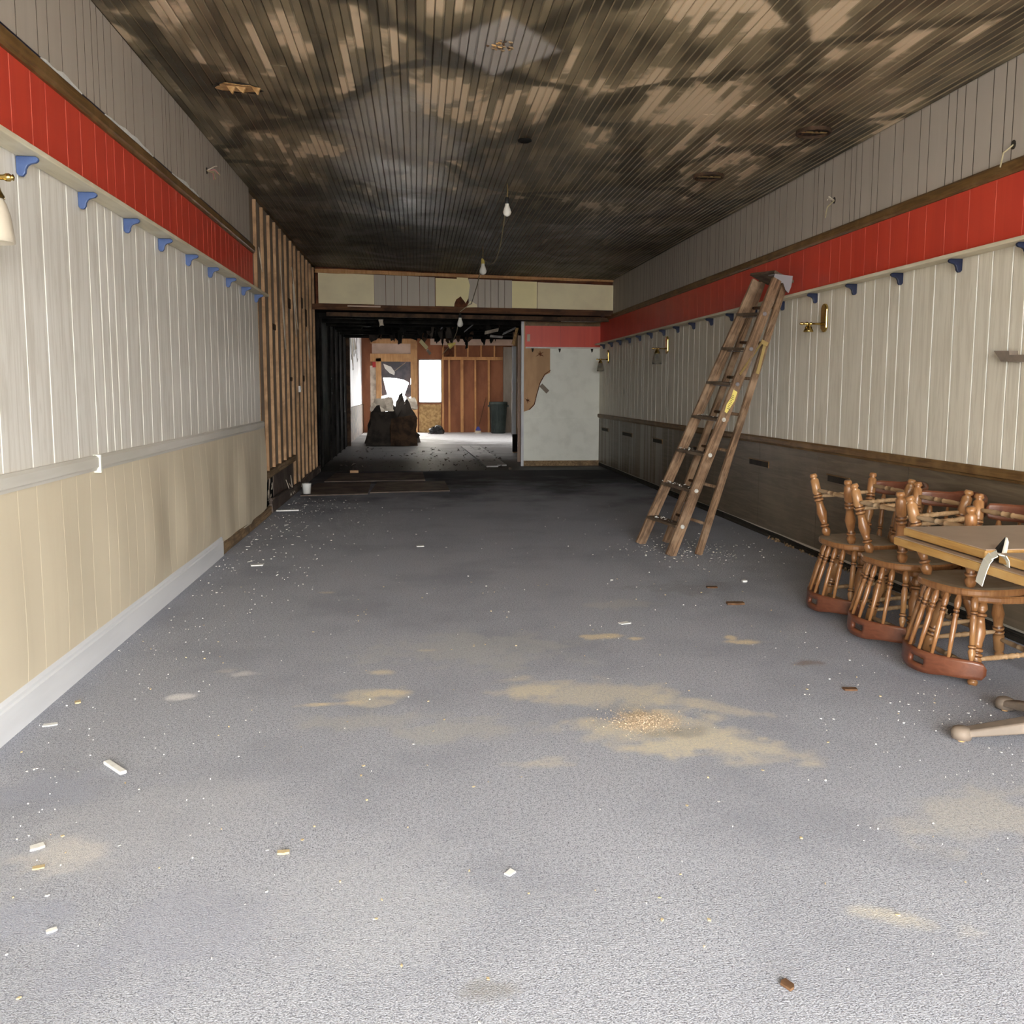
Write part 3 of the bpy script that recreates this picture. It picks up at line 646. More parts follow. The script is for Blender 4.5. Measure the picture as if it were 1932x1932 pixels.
# hanging burnt scraps
rn = random.Random(11)
for i in range(26):
    y = rn.uniform(14.4, 19); x_ = rn.uniform(-.9, 1.65); L = rn.uniform(.06, .22); w = rn.uniform(.03, .12)
    mt = rn.choice(['char', 'char', 'char_brown', 'char_brown', 'drywall_burnt', 'drywall_pale'])
    MB().prism(jag([(x_, y, 2.47), (x_+w, y, 2.47), (x_+w*.8+rn.uniform(-.1, .1), y+.03, 2.47-L), (x_+w*.3, y+.03, 2.47-L*1.1)], 3, .015, 100+i), (.004, .012, 0)).build('hanging_scrap', mt, hd)
rn = random.Random(77)
for i in range(34):
    y = rn.uniform(16, 20.4); u = rn.uniform(672, 985); q = at(u, 640, y); L = rn.uniform(.08, .34); w = rn.uniform(.06, .28); x_ = q.x; zt_ = 2.5
    mt = rn.choice(['char', 'char', 'char', 'drywall_burnt', 'char_brown'])
    MB().prism(jag([(x_, y, zt_), (x_+w, y+.05, zt_), (x_+w*.7, y+.08, zt_-L*rn.uniform(.3, .9)), (x_+w*rn.uniform(.2, .6), y+.06, zt_-L), (x_+.02, y+.03, zt_-L*rn.uniform(.2, .7))], 3, .018, 300+i), (.006, .02, 0)).build('hanging_scrap', mt, hd)
for (a, b, w, mt, y) in (((904, 603), (876, 626), .05, 'grey_plank', 15.5), ((972, 619), (949, 630), .06, 'grey_plank', 15.5), ((838, 610), (833, 620), .05, 'white_peel', 16), ((793, 643), (806, 657), .07, 'yellow_board', 17), ((915, 628), (940, 622), .06, 'drywall_pale', 15.5), ((925, 634), (948, 636), .04, 'grey_plank', 15.6), ((806, 660), (812, 668), .05, 'drywall_pale', 17)):
    MB().beam(at(*a, y), at(*b, y+.2), w, .012, (1, .3, 1)).build('hanging_lath', mt, hd)

# ---- front wall behind the camera, open shop front
fw_ = MB().box(XL-.25, XR+.25, Y_FRONT-.15, Y_FRONT, 2.85, 3.4).box(XL-.25, XL+.12, Y_FRONT-.15, Y_FRONT, 0, 2.85).box(XR-.12, XR+.25, Y_FRONT-.15, Y_FRONT, 0, 2.85)
struct(fw_.build('wall_front', 'wall_plain'), 'shop front wall with a wide open bay behind the camera')

# ================================================================== OBJECTS
# ---- plate shelves with brackets
def bracket_poly(X, sg, y, z, s):
    pr = [(0, 0), (.078, 0), (.088, -.006), (.090, -.016), (.080, -.026), (.058, -.031), (.046, -.038), (.038, -.052), (.036, -.068), (.026, -.082), (.010, -.082), (0, -.070)]
    return [(X+sg*a*s, y, z+c*s) for a, c in pr]
def plate_shelf(side, y0, y1, z, ys, mat_b, label):
    X = XL if side < 0 else XR; sg = -side
    t = thing('plate_shelf', label, 'shelf', (X+sg*.05, (y0+y1)/2, z))
    x0, x1 = sorted((X+sg*.002, X+sg*.10))
    o = MB().box(x0, x1, y0, y1, z, z+.022).build('shelf_board', 'cream_shelf', t); bevel(o, .003)
    for y in ys:
        o = MB().prism(bracket_poly(X+sg*.002, sg, y-.009, z-.001, .92), (0, .018, 0)).build('bracket', mat_b, t); bevel(o, .003)
plate_shelf(-1, Y0, 8.9, 2.19, [2.43+.624*i for i in range(11)], 'blue_paint', 'cream plate shelf with light blue brackets on the left wall')
plate_shelf(1, Y0, 14.7, 2.045, [2.4, 3.0, 3.6, 4.196, 4.767, 5.38, 5.973, 6.585, 7.2, 7.8, 8.4]+[9.0+.595*i for i in range(10)], 'navy_paint', 'cream plate shelf with navy brackets on the right wall')

# ---- wall sconces
def sconce(side, y, z, label, glass=None, s=1.0):
    X = XL if side < 0 else XR; sg = -side
    t = thing('wall_sconce', label, 'wall lamp', (X, y, z), 'brass sconces along the walls')
    st = [(X+sg*.001, y+.046*math.cos(a)*s, z+(.062 if math.sin(a) > 0 else -.062)*s+.046*math.sin(a)*s) for a in [2*PI*i/24 for i in range(24)]]
    o = MB().prism(st, (sg*.022, 0, 0)).build('backplate', 'brass', t); bevel(o, .010, 3)
    az = z-.045*s
    prof = [(0, .011), (.25, .008), (.5, .007), (.52, .013), (.56, .013), (.58, .008), (.66, .008), (.68, .014), (.72, .014), (.74, .008), (.84, .008), (.88, .012), (.93, .012), (.96, .007), (.98, .010), (1, .002)]
    MB().lathe((X+sg*.01, y, az), (X+sg*.205*s, y, az), [(a, r*s) for a, r in prof], 12).build('arm', 'brass', t, True)
    cx = X+sg*.135*s
    MB().lathe((cx, y, az), (cx, y, az-.062*s), [(0, .010*s), (.25, .012*s), (.35, .024*s), (.6, .028*s), (.85, .036*s), (1, .037*s)], 14).build('socket_cup', 'brass', t, True)
    if glass:
        MB().lathe((cx, y, az-.055*s), (cx, y, az-.19*s), [(0, .030*s), (.15, .040*s), (.4, .050*s), (.75, .056*s), (1, .060*s), (1, .057*s), (.75, .053*s), (.4, .047*s), (.15, .037*s), (.02, .027*s)], 18, cap=False).build('glass_shade', glass, t, True)
        gs = [o for o in t.children if o.name.startswith('glass_shade')][-1]
        MB().lathe((cx, y, az-.05*s), (cx, y, az-.14*s), [(0, .013), (.3, .014), (.6, .026), (.85, .024), (1, .006)], 12).build('lamp_bulb', 'bulb', gs, True)
sconce(1, 6.43, 1.845, 'brass wall sconce without a shade, nearest right wall sconce beside the ladder')
sconce(1, 10.66, 1.85, 'brass wall sconce with clear glass shade, left of the ladder', 'glass')
sconce(1, 14.05, 1.83, 'small brass wall sconce with glass shade beside the white partition', 'glass')
sconce(-1, 3.12, 2.035, 'brass wall sconce with pale bell shade at the left edge', 'frosted_glass', 1.1)

# ---- dark slots cut in the brown panels
for i, (y0, y1) in enumerate(((5.96, 6.29), (7.42, 7.87), (9.1, 9.55), (10.82, 11.26), (12.4, 13.0), (14.0, 14.5))):
    o = MB().box(XR-.003, XR+.01, y0, y1, .615, .665).build('slot', 'dark_void', wr)
    MB().box(XR-.010, XR+.004, y0-.01, y1+.01, .663, .672).box(XR-.008, XR+.004, y0-.01, y0, .61, .665).build('slot_lip', 'oak_trim', wr)
# brown strip fixed to the right wall
o = MB().prism([(XR-.05, 4.372, 1.51), (XR-.05, 4.25, 1.505), (XR-.05, 4.245, 1.483), (XR-.05, 3.7, 1.475), (XR-.05, 3.7, 1.425), (XR-.05, 4.31, 1.452)], (.06, 0, 0)).build('wall_peg_strip', 'cast_iron')
tag(o, 'brown notched strip fixed to the white panelling at the right edge', 'strip')

# ---- wires poking out of the upper walls
def wires(side, p, label, cols):
    X = XL if side < 0 else XR; sg = -side; t = thing('wall_wires', label, 'wires', p)
    MB().prism([(X-sg*.002+sg*.0, p[1]+.018*math.cos(a), p[2]+.03+.024*math.sin(a)) for a in [i*PI/5 for i in range(10)]], (sg*.004, 0, 0)).build('cut_hole', 'dark_void', t)
    rn = random.Random(int(p[1]*10))
    for i, c in enumerate(cols):
        e = Vector((X+sg*rn.uniform(.04, .09), p[1]+rn.uniform(-.09, .09), p[2]+rn.uniform(-.10, .06)))
        b = Vector((X, p[1]+rn.uniform(-.01, .01), p[2]+.03))
        MB().tube([b, b.lerp(e, .5)+Vector((sg*.02, 0, .015)), e], .0045, 6).build('wire', c, t)
wires(-1, (XL, 6.88, 2.87), 'cut wires sticking out of a hole in the left grey wall', ['cord_tan', 'wire_pink', 'drywall_pale', 'wire_pink', 'cord_tan'])
wires(1, (XR, 6.37, 2.67), 'pale cut wires sticking out of the right grey wall', ['drywall_pale', 'cord_tan', 'drywall_pale'])
wires(1, (XR, 4.385, 2.54), 'short wire stub on the grey wall at the right edge', ['cord_tan'])

# ---- ceiling damage
def ceil_pt(x, y, dz=0): return (x, y, zc(x)+dz)
q = (-1.07, 5.72)
th = thing('ceiling_hole', 'torn hole in the ceiling showing raw tan wood', 'hole', ceil_pt(*q))
def blob(cx, cy, rx, ry, n=18, amp=.2, seed=0):
    rn = random.Random(seed); return [(cx+rx*math.cos(2*PI*i/n)*(1+rn.uniform(-amp, amp)), cy+ry*math.sin(2*PI*i/n)*(1+rn.uniform(-amp, amp))) for i in range(n)]
MB().prism([ceil_pt(a, b, -.002) for a, b in blob(*q, .14, .10, seed=1)], (0, 0, .004)).build('dark_rim', 'dark_void', th)
MB().prism([ceil_pt(a, b, -.006) for a, b in blob(q[0]-.01, q[1]-.01, .12, .075, seed=2)], (0, 0, .005)).build('raw_wood', 'torn_wood', th)
for i in range(4):
    a = random.uniform(-.08, .1)
    MB().prism([ceil_pt(q[0]+a, q[1]-.05, -.004), ceil_pt(q[0]+a+.05, q[1]-.04, -.004), ceil_pt(q[0]+a+.03, q[1]-.02, -.03-.02*i/4)], (.004, .01, 0)).build('splinter', 'torn_wood', th)
def vent(u, v, z, r, label):
    c = fl(u, v, z); t = thing('ceiling_fixture_ring', label, 'ceiling fixture', tuple(c), 'empty round fixtures in the ceiling')
    z_ = zc(c.x)
    MB().lathe((c.x, c.y, z_+.005), (c.x, c.y, z_-.02), [(0, r), (.8, r), (1, r*.95), (1, r*.90), (.3, r*.88)], 28, cap=False).build('rim', 'char_brown', t)
    MB().lathe((c.x, c.y, z_-.003), (c.x, c.y, z_-.001), [(0, r*.89), (1, r*.89)], 28).build('dark_opening', 'dark_void', t)
    MB().beam((c.x-r*.8, c.y, z_-.008), (c.x+r*.8, c.y, z_-.008), .02, .006, (0, 1, 0)).build('cross_bar', 'brass_dull', t)
    for s in (-.45, .1, .4): MB().beam((c.x+s*r-.02, c.y-r*.6, z_-.007), (c.x+s*r, c.y+r*.6, z_-.007), .012, .005, (1, 0, 0)).build('slat', 'char_brown', t)
vent(1535, 248, zc(2.7), .115, 'round empty fixture ring in the ceiling, nearest of the two')
vent(1337, 332, zc(2.4), .125, 'round dark fixture ring in the ceiling farther from the camera')
c = fl(945, 85, zc(.45)); t = thing('ceiling_rosette', 'crumbled brown fixture mark in the pale diamond of the ceiling', 'ceiling fixture', tuple(c))
rn = random.Random(4)
for i in range(26):
    a, r = rn.uniform(0, 2*PI), rn.uniform(.02, .07)
    x_, y_ = c.x+r*math.cos(a), c.y+r*math.sin(a); s = rn.uniform(.005, .013)
    MB().prism([ceil_pt(x_-s, y_-s, -.001), ceil_pt(x_+s, y_-s*.4, -.001), ceil_pt(x_, y_+s, -.001)], (0, 0, -.006)).build('crumb', rn.choice(['torn_wood', 'raw_plate', 'char_brown']), t)
c = fl(990, 265, zc(.78)); tag(MB().lathe((c.x, c.y, zc(c.x)+.003), (c.x, c.y, zc(c.x)-.012), [(0, .05), (.6, .05), (1, .035)], 16).build('black_disc', 'char'), 'small black round disc on the ceiling ahead of the bulbs', 'junction box')  # small dark round spot on the ceiling, built as a black disc

# ---- string of work lights
sl = thing('string_light', 'temporary string of bare bulbs hanging from the ceiling on a tan cord', 'string light', (.79, 7.78, 3.07))
def bulb(p, s=1, m2='black_plastic'):
    x_, y_, z_ = p
    MB().lathe((x_, y_, z_), (x_, y_, z_-.055*s), [(0, .008*s), (.15, .017*s), (.75, .018*s), (1, .022*s)], 12).build('socket', m2, sl, True); sk = [o for o in sl.children if o.name.startswith('socket')][-1]
    MB().lathe((x_, y_, z_-.05*s), (x_, y_, z_-.165*s), [(0, .016*s), (.2, .019*s), (.45, .030*s), (.68, .037*s), (.86, .031*s), (.96, .016*s), (1, .003*s)], 14).build('bulb', 'bulb', sk, True)
b1 = Vector((.79, 7.78, 2.96)); b2 = Vector((.83, 11.15, 2.93))
bulb(b1, 1.0); bulb(b2, 1.25, 'yellow_plastic')
MB().tube([(b1.x, b1.y, zc(.79)), (b1.x+.006, b1.y, b1.z+.04), b1], .004).build('hook_wire', 'brass_dull', sl)
MB().tube([(b2.x, b2.y, zc(.83)), b2], .004).build('hook_wire', 'brass_dull', sl)
pts = [b1+Vector((.0, .01, -.0))]
for i in range(1, 15):
    t_ = i/14; q = b1.lerp(b2, t_); q.z -= .30*math.sin(PI*t_)**1.0*(1-.15*t_); q.x += .03*math.sin(PI*t_); pts.append(q)
MB().tube(pts, .006).build('cord', 'cord_tan', sl)
e1 = at(885, 575, Y_T-.06); e2 = at(868, 592, Y_T-.04)
MB().tube([b2, b2.lerp(e1, .35)+Vector((0, 0, -.10)), b2.lerp(e1, .8)+Vector((0, 0, -.10)), e1, e2+Vector((0, 0, .03))], .006).build('cord', 'cord_tan', sl)
bulb((e2.x, e2.y, e2.z+.01), 1.3)
e3 = at(853, 648, 15.3); MB().tube([e2, at(862, 625, 14.8), e3], .006).build('cord', 'cord_tan', sl)
MB().lathe(e3+Vector((-.06, 0, -.05)), e3+Vector((.06, 0, .01)), [(0, .05), (.3, .045), (.7, .025), (1, .01)], 10).build('lamp_guard', 'yellow_plastic', sl)
MB().tube([e3, at(835, 668, 16)], .006).build('cord', 'cord_tan', sl)

# ---- ladder
lad = thing('step_ladder', 'old wooden step ladder folded and leaning on the right wall', 'ladder', (2.05, 6.9, 0))
ff0, fn0 = Vector((1.865, 7.155, 0)), Vector((1.965, 6.60, 0))
rf0, rn0 = Vector((2.10, 7.20, 0)), Vector((2.20, 6.625, 0))
ff1, fn1 = wx(1428, 530, 2.83), wx(1466, 527, 2.86)
rf1, rn1 = wx(1440, 527, 2.945), wx(1483, 524, 2.975)
sd = (fn0-ff0).normalized()           # along the steps
nrm = (ff1-ff0).cross(sd).normalized()
if nrm.x > 0: nrm = -nrm              # faces the room
def lrail(a, b, w, t): 
    d = (b-a).normalized(); o = MB().beam(a, b, w, t, nrm).build('rail', 'ladder_wood', lad); bevel(o, .003)
lrail(ff0, ff1, .085, .028); lrail(fn0, fn1, .085, .028)
def rrail(a, b): o = MB().beam(a, b, .055, .032, nrm).build('rear_rail', 'ladder_wood', lad); bevel(o, .003)
rrail(rf0, rf1); rrail(rn0, rn1)
for i in range(7):
    t_ = .105+i*.128
    a, b = ff0.lerp(ff1, t_), fn0.lerp(fn1, t_)
    o = MB().beam(a, b, .105, .022, Vector((-1, -.25, 0))).build('step', 'step_wood', lad)
    MB().tube([a+Vector((.01, 0, -.02)), b+Vector((.01, 0, -.02))], .004).build('tie_rod', 'galv', lad)
    c0 = b+sd*.017-nrm*.0
    MB().lathe(c0-sd*.006, c0+sd*.006, [(0, .017), (.6, .017), (1, .012)], 12).build('rod_washer', 'plaster_crumb' if i < 4 else 'galv', lad)
    a, b = rf0.lerp(rf1, t_*1.02), rn0.lerp(rn1, t_*1.02)
    MB().lathe(a, b, [(0, .012), (.5, .014), (1, .012)], 8).build('rear_rung', 'ladder_wood', lad, True)
# top cap
ca = (ff1+rf1)/2; cb_ = (fn1+rn1)/2; d = (fn1-fn0).normalized()
o = MB().beam(ca+d*.012-sd*.02, cb_+d*.012+sd*.03, .19, .022, nrm).build('top_step', 'step_wood', lad); bevel(o, .003)
cpx = lambda u, v, o_=0: wx(u, v, 2.835+(u-1460)/34*.145)+sd*o_
o = MB().prism([cpx(1461, 518), cpx(1495, 522), cpx(1492, 541), cpx(1487, 553), cpx(1482, 548), cpx(1477, 534), cpx(1473, 534), cpx(1468, 541), cpx(1462, 535), cpx(1458, 528)], sd*.006).build('metal_cap', 'galv', lad)
t0, t1_ = cpx(1461, 518), cpx(1495, 522)
MB().prism([t0+sd*.006, t1_+sd*.006, t1_-sd*.09, t0-sd*.09], (0, 0, .005)).build('metal_cap_top', 'galv', lad)
# spreader bars
t_ = .70; a = fn0.lerp(fn1, t_)+sd*.022; b = rn0.lerp(rn1, t_)+sd*.022
hub = a.lerp(b, .55)+d*.16
MB().beam(hub, a-d*.12+nrm*.015, .022, .004, nrm.cross(sd)).build('spreader_bar', 'brass_dull', lad)
MB().beam(hub-nrm*.03, b-d*.12-nrm*.01, .028, .004, nrm).build('spreader_bar', 'brass_dull', lad)
MB().beam(hub+nrm*.01, hub-nrm*.055, .035, .005, d).build('spreader_hinge', 'brass_dull', lad)
# sticker
c0 = fn0.lerp(fn1, .553)+sd*.0145
stk = MB().prism([c0+d*.10+nrm*.016, c0+d*.095-nrm*.024, c0+d*.02-nrm*.028, c0-d*.04-nrm*.014, c0-d*.095-nrm*.004, c0-d*.09+nrm*.02, c0-d*.03+nrm*.026, c0+d*.03+nrm*.010], sd*.0012).build('warning_sticker', 'sticker_yellow', lad)
for i in range(9):
    c1 = c0+sd*.0016+d*(.055-i*.014)
    MB().beam(c1+nrm*.010, c1-nrm*(.006+.004*(i % 3)), .004, .0006, d).build('sticker_print', 'dark_void', stk)
# plaster crumbs lying on the steps
rn = random.Random(14)
mb = MB()
def crumb(mb, p, s, rn):
    vs = [Vector(p)+Vector((rn.uniform(-s, s), rn.uniform(-s, s), rn.uniform(0, s))) for _ in range(4)]
    mb.add(vs, [(0, 1, 2), (0, 2, 3), (0, 3, 1), (1, 3, 2)])
for i in range(4):
    a, b = ff0.lerp(ff1, .105+i*.128), fn0.lerp(fn1, .105+i*.128)
    for j in range(28 if i < 2 else 14):
        p_ = a.lerp(b, rn.betavariate(.9, 1.6))+Vector((rn.uniform(-.04, .03), 0, .012)); crumb(mb, p_, rn.uniform(.006, .02), rn)
tag(mb.build('plaster_crumbs', 'plaster_crumb', lad), 'pale plaster crumbs lying on the steps', kind='stuff')

# ---- chairs
LEG = [(0, .014), (.03, .017), (.05, .017), (.07, .013), (.10, .019), (.30, .0205), (.33, .016), (.345, .021), (.37, .021), (.385, .016), (.40, .021), (.43, .021), (.445, .016), (.50, .017), (.62, .0235), (.72, .018), (.80, .0135), (.815, .020), (.84, .020), (.855, .0145), (.90, .0205), (.95, .018), (1, .012)]
SPN = [(0, .007), (.30, .0095), (.52, .0125), (.62, .009), (.65, .0125), (.675, .0125), (.69, .009), (.71, .0125), (.735, .0125), (.75, .009), (.80, .0135), (.88, .0135), (.97, .0075), (1, .007)]
PST = [(0, .006), (.07, .012), (.15, .017), (.19, .011), (.21, .017), (.235, .017), (.25, .012), (.5, .014), (.62, .016), (.69, .0105), (.71, .0165), (.735, .0165), (.75, .0105), (.82, .0165), (.92, .0155), (1, .008)]
STR = [(0, .008), (.12, .0105), (.3, .013), (.4, .0105), (.41, .0135), (.43, .0135), (.44, .010), (.5, .0145), (.56, .010), (.57, .0135), (.59, .0135), (.6, .0105), (.7, .013), (.88, .0105), (1, .008)]
ZS = .40; TH = .036
LEG = [(a, b*(1.28 if j % 2 == 0 or b > .0165 else 1.05)) for j, (a, b) in enumerate(LEG)]
SPN = [(a, b*1.1) for a, b in SPN]
def lathe_rev(pr): return [(1-a, b) for a, b in reversed(pr)]
def make_chair():
    t = thing('captain_chair', 'x', 'chair')
    # seat outline: rounded, wider at the front
    out = []
    for i in range(40):
        a = 2*PI*i/40; cx_, sy_ = math.cos(a), math.sin(a); ex = .72
        x_ = .215*math.copysign(abs(cx_)**ex, cx_)*(1.0+.05*sy_); y_ = .205*math.copysign(abs(sy_)**ex, sy_)
        if sy_ > .6: y_ -= .012*math.cos(cx_*PI*1.3)
        out.append((x_, y_))
    n = len(out); vs = []; fs = []
    rings = [(1, 0), (.985, 0), (1, .006), (1, TH-.008), (.975, TH), (.8, TH-.006), (.4, TH-.009)]
    prof = [(.86, 0), (.985, .004), (1, .012), (1, TH-.008), (.975, TH), (.8, TH-.005), (.4, TH-.008)]
    for sc_, z_ in prof: vs += [(x_*sc_, y_*sc_, ZS-TH+z_) for x_, y_ in out]
    for j in range(len(prof)-1): fs += [(j*n+i, j*n+(i+1) % n, (j+1)*n+(i+1) % n, (j+1)*n+i) for i in range(n)]
    nf = len(fs); fs += [tuple(range(n-1, -1, -1)), tuple((len(prof)-1)*n+i for i in range(n))]
    mb = MB(); mb.add(vs, fs); mb.mi = [1]*n+[0]*(len(fs)-n); mb.mi[nf] = 1
    mb.build('seat', ['chair_wood', 'chair_seat_dusty'], t, local=True)
    feet = {}
    for sx in (-1, 1):
        for sy_ in (-1, 1):
            tp_ = Vector((sx*.135, sy_*.125, ZS-TH+.004)); ft = Vector((sx*.195, sy_*(.19 if sy_ > 0 else .20), 0)); feet[sx, sy_] = (ft, tp_)
            MB().turned(ft, tp_, LEG, 12).build('leg', ['chair_wood', 'chair_groove'], t, True, True)
    L = lambda k_, q: feet[k_][0].lerp(feet[k_][1], q)
    for sx in (-1, 1): MB().lathe(L((sx, -1), .36), L((sx, 1), .30), STR, 8).build('stretcher', 'stretcher_worn', t, True, True)
    MB().lathe(L((-1, 1), .20), L((1, 1), .20), STR, 8).build('stretcher', 'stretcher_worn', t, True, True)
    MB().lathe(L((-1, -1), .26), L((1, -1), .26), STR, 8).build('stretcher', 'stretcher_worn', t, True, True)
    # crest: curved board with a hand slot
    R = .285; A = 1.08; zt = ZS+.372; ns, nz = 40, 6
    def cp(sv, q):
        a = sv*A; top = zt-.016*(.5-.5*math.cos(PI*min(1, max(0, abs(sv)-.12)*2.2)))
        bot = zt-.098+.010*max(0, abs(sv)-.8)/.2
        e = max(0, (abs(sv)-.93)/.07); mid_ = (top+bot)/2
        top = mid_+(top-mid_)*math.sqrt(max(0, 1-e*e*.85)); bot = mid_+(bot-mid_)*math.sqrt(max(0, 1-e*e*.85))
        z_ = bot+(top-bot)*q; yb = .04-R*math.cos(a)*1.02-.075*0-.02*(z_-ZS)/.36
        return (R*.96*math.sin(a), yb, z_)
    vs = [cp(-1+2*i/ns, j/nz) for i in range(ns+1) for j in range(nz+1)]; fs = []
    for i in range(ns):
        for j in range(nz):
            if 17 <= i <= 22 and 2 <= j <= 3: continue
            q = i*(nz+1)+j; fs.append((q, q+nz+1, q+nz+2, q+1))
    o = MB().add(vs, fs).build('crest_rail', 'chair_crest', t, True, True)
    sd_ = o.modifiers.new('thick', 'SOLIDIFY'); sd_.thickness = .02; sd_.offset = 0
    for i, sv in enumerate((-.80, -.5, -.25, 0, .25, .5, .80)):
        top = Vector(cp(sv, .06)); a = sv*A*1.02
        base = Vector((.197*math.sin(a)*1.0, -.178*math.cos(a), ZS-.006))
        MB().turned(top+Vector((0, 0, .004)), base, PST if abs(sv) > .7 else SPN, 10).build('spindle', ['chair_wood', 'chair_groove'], t, True, True)
    return t
proto = make_chair()
def dup(root):
    r = root.copy(); COL.objects.link(r)
    for ch in list(root.children):
        c = ch.copy(); COL.objects.link(c); c.parent = r
    return r
CH = [(2.615, 4.78, 1.0), (2.61, 4.25, .99), (2.61, 3.71, 1.0)]
names = ['far end of the row', 'middle of the row', 'near end of the row']
first = True
for i, (x_, y_, s_) in enumerate(CH):
    a = proto if first else dup(proto); first = False
    a.location = (x_+.02, y_, 0); a.rotation_euler = (0, 0, PI/2+(-.03, .05, -.02)[i])
    tag(a, ('upright wooden captain chair under an upturned one, farthest from the table', 'upright wooden captain chair under an upturned one, middle of three', 'upright wooden captain chair under an upturned one, half behind the table')[i], 'chair', 'upright chairs of the stacks')
    b = dup(proto); b.location = (x_-.065-(0, .015, .02)[i], y_-(0, .01, .015)[i], 2*ZS+.004); b.rotation_euler = (PI, 0, PI/2+(.05, .10, .13)[i])
    tag(b, ('upturned wooden captain chair, legs in the air, nearest the ladder', 'upturned wooden captain chair, legs in the air, middle of three', 'upturned wooden captain chair, legs in the air, beside the table edge')[i], 'chair', 'upturned chairs of the stacks')

# ---- pedestal table with a second top on it
TX0, TX1, TY0, TY1 = 1.995, 2.80, 2.25, 3.39
tb = thing('pedestal_table', 'oak edged table on cast iron feet at the right edge', 'table', (2.43, 2.83, 0))
def slab(x0, x1, y0, y1, z0, z1, par, cut=None):
    mb = MB(); mb.box(x0, x1, y0, y1, z0, z1-.0035); o = mb.build('oak_edge', 'table_edge', par); bevel(o, .006)
    return MB().box(x0+.006, x1-.006, y0+.006, y1-.006, z1-.004, z1).build('laminate_top', 'table_laminate', par)
slab(TX0-.03, TX1, TY0, TY1+.012, .662, .698, tb)
MB().lathe((2.43, 2.83, .05), (2.43, 2.83, .662), [(0, .06), (.05, .045), (.5, .038), (.95, .038), (.96, .15), (1, .15)], 16).build('column', 'cast_iron', tb, True)
for i, e in enumerate(((2.005, 2.94), (2.375, 3.215), (2.86, 2.74), (2.47, 2.42))):
    c0 = Vector((2.43, 2.83, .085)); e = Vector((*e, .035))
    d_ = (e-c0); sd2 = Vector((-d_.y, d_.x, 0)).normalized()
    pts = [c0, c0.lerp(e, .5)+Vector((0, 0, .018)), e]
    f_ = MB(); wd = [.05, .042, .032]; hh = [.05, .038, .022]; vs = []
    for p_, w_, h_ in zip(pts, wd, hh): vs += [p_+sd2*w_+Vector((0, 0, -h_*.6)), p_+sd2*w_*.8+Vector((0, 0, h_*.5)), p_-sd2*w_*.8+Vector((0, 0, h_*.5)), p_-sd2*w_+Vector((0, 0, -h_*.6))]
    fs = [(0, 1, 2, 3), (8, 11, 10, 9)]
    for j in range(2): fs += [(j*4+i_, j*4+(i_+1) % 4, j*4+4+(i_+1) % 4, j*4+4+i_) for i_ in range(4)]
    f_.add(vs, fs); o = f_.build('foot', 'cast_iron', tb); bevel(o, .008, 3)
    MB().lathe((e.x, e.y, 0.012), (e.x, e.y, .056), [(0, .034), (.5, .038), (.85, .032), (1, .018)], 14).build('foot_pad', 'cast_iron', tb, True)
    MB().lathe((e.x, e.y, 0), (e.x, e.y, .014), [(0, .012), (1, .012)], 10).build('glide', 'torn_wood', tb)
t2 = thing('loose_table_top', 'loose brown table top lying on the pedestal table', 'table top', (2.4, 3.1, .7))
slab(TX0+.005, TX1, 2.86, TY1, .702, .738, t2)
t3 = thing('loose_table_top', 'second loose table top at the right edge beside the white edge strip', 'table top', (2.4, 2.5, .7))
slab(TX0+.012, TX1, TY0, 2.80, .702, .738, t3)
# peeled edging
eb = thing('peeled_edge_strip', 'white and black edging strip peeled off the table edge, hanging in a curl', 'edging', (1.99, 2.83, .7))
p0 = Vector((1.99, 2.852, .70)); 
MB().prism([(1.992, 2.853, .700), (1.992, 2.812, .700), (2.06, 2.845, .742), (2.10, 2.90, .775)], (.004, .002, 0)).build('black_side', 'black_plastic', eb)
MB().prism([(2.10, 2.895, .775), (2.02, 2.800, .738), (2.03, 2.80, .715), (2.10, 2.885, .76)], (.003, -.004, 0)).build('white_side', 'band_white', eb)
cur = [(2.02+.0, 2.795, .71)]
for i in range(9):
    a = PI*i/8; cur.append((1.985-.0-.028*(1-math.cos(a))/2, 2.80-.035+.035*math.cos(a)+.03, .712+.032*math.sin(a)))
cur = [(2.012, 2.765, .70), (2.008, 2.763, .722), (1.998, 2.765, .738), (1.982, 2.772, .741), (1.968, 2.783, .730), (1.960, 2.792, .710), (1.956, 2.800, .685), (1.952, 2.806, .655), (1.948, 2.810, .628)]
MB().ribbon(cur, (.2, 1, 0), .055, .0025).build('curled_end', 'band_white', eb)

# ---- things on the floor
def chip(name, label, cat, u, v, L, w, h, ang, mat, group=None, seed=0):
    p_ = fl(u, v); rn = random.Random(seed+u)
    co, si = math.cos(ang), math.sin(ang)
    poly = [(-L/2, -w/2), (L*.1, -w*.55), (L/2, -w*.4), (L*.48, w*.5), (-L*.1, w*.45), (-L*.5, w*.38)]
    poly = [(a*rn.uniform(.88, 1.1), b*rn.uniform(.8, 1.15)) for a, b in poly]
    o = MB().prism([(p_.x+a*co-b*si, p_.y+a*si+b*co, .001) for a, b in poly], (0, 0, h)).build(name, mat)
    return tag(o, label, cat, group)
p_ = fl(216, 1447)
o = MB().beam(fl(201, 1437, .008), fl(233, 1458, .008), .024, .012, (0, 1, 0)).build('white_plastic_strip', 'chip_white'); bevel(o, .003)
tag(o, 'short white plastic strip on the carpet near the white baseboard', 'strip')
chip('paint_chip', 'flat white paint chip close to the white baseboard', 'chip', 95, 1368, .05, .03, .004, .2, 'chip_white')
chip('wood_chip', 'yellow wood chip beside the white baseboard', 'chip', 147, 1326, .022, .03, .006, .4, 'chip_tan')
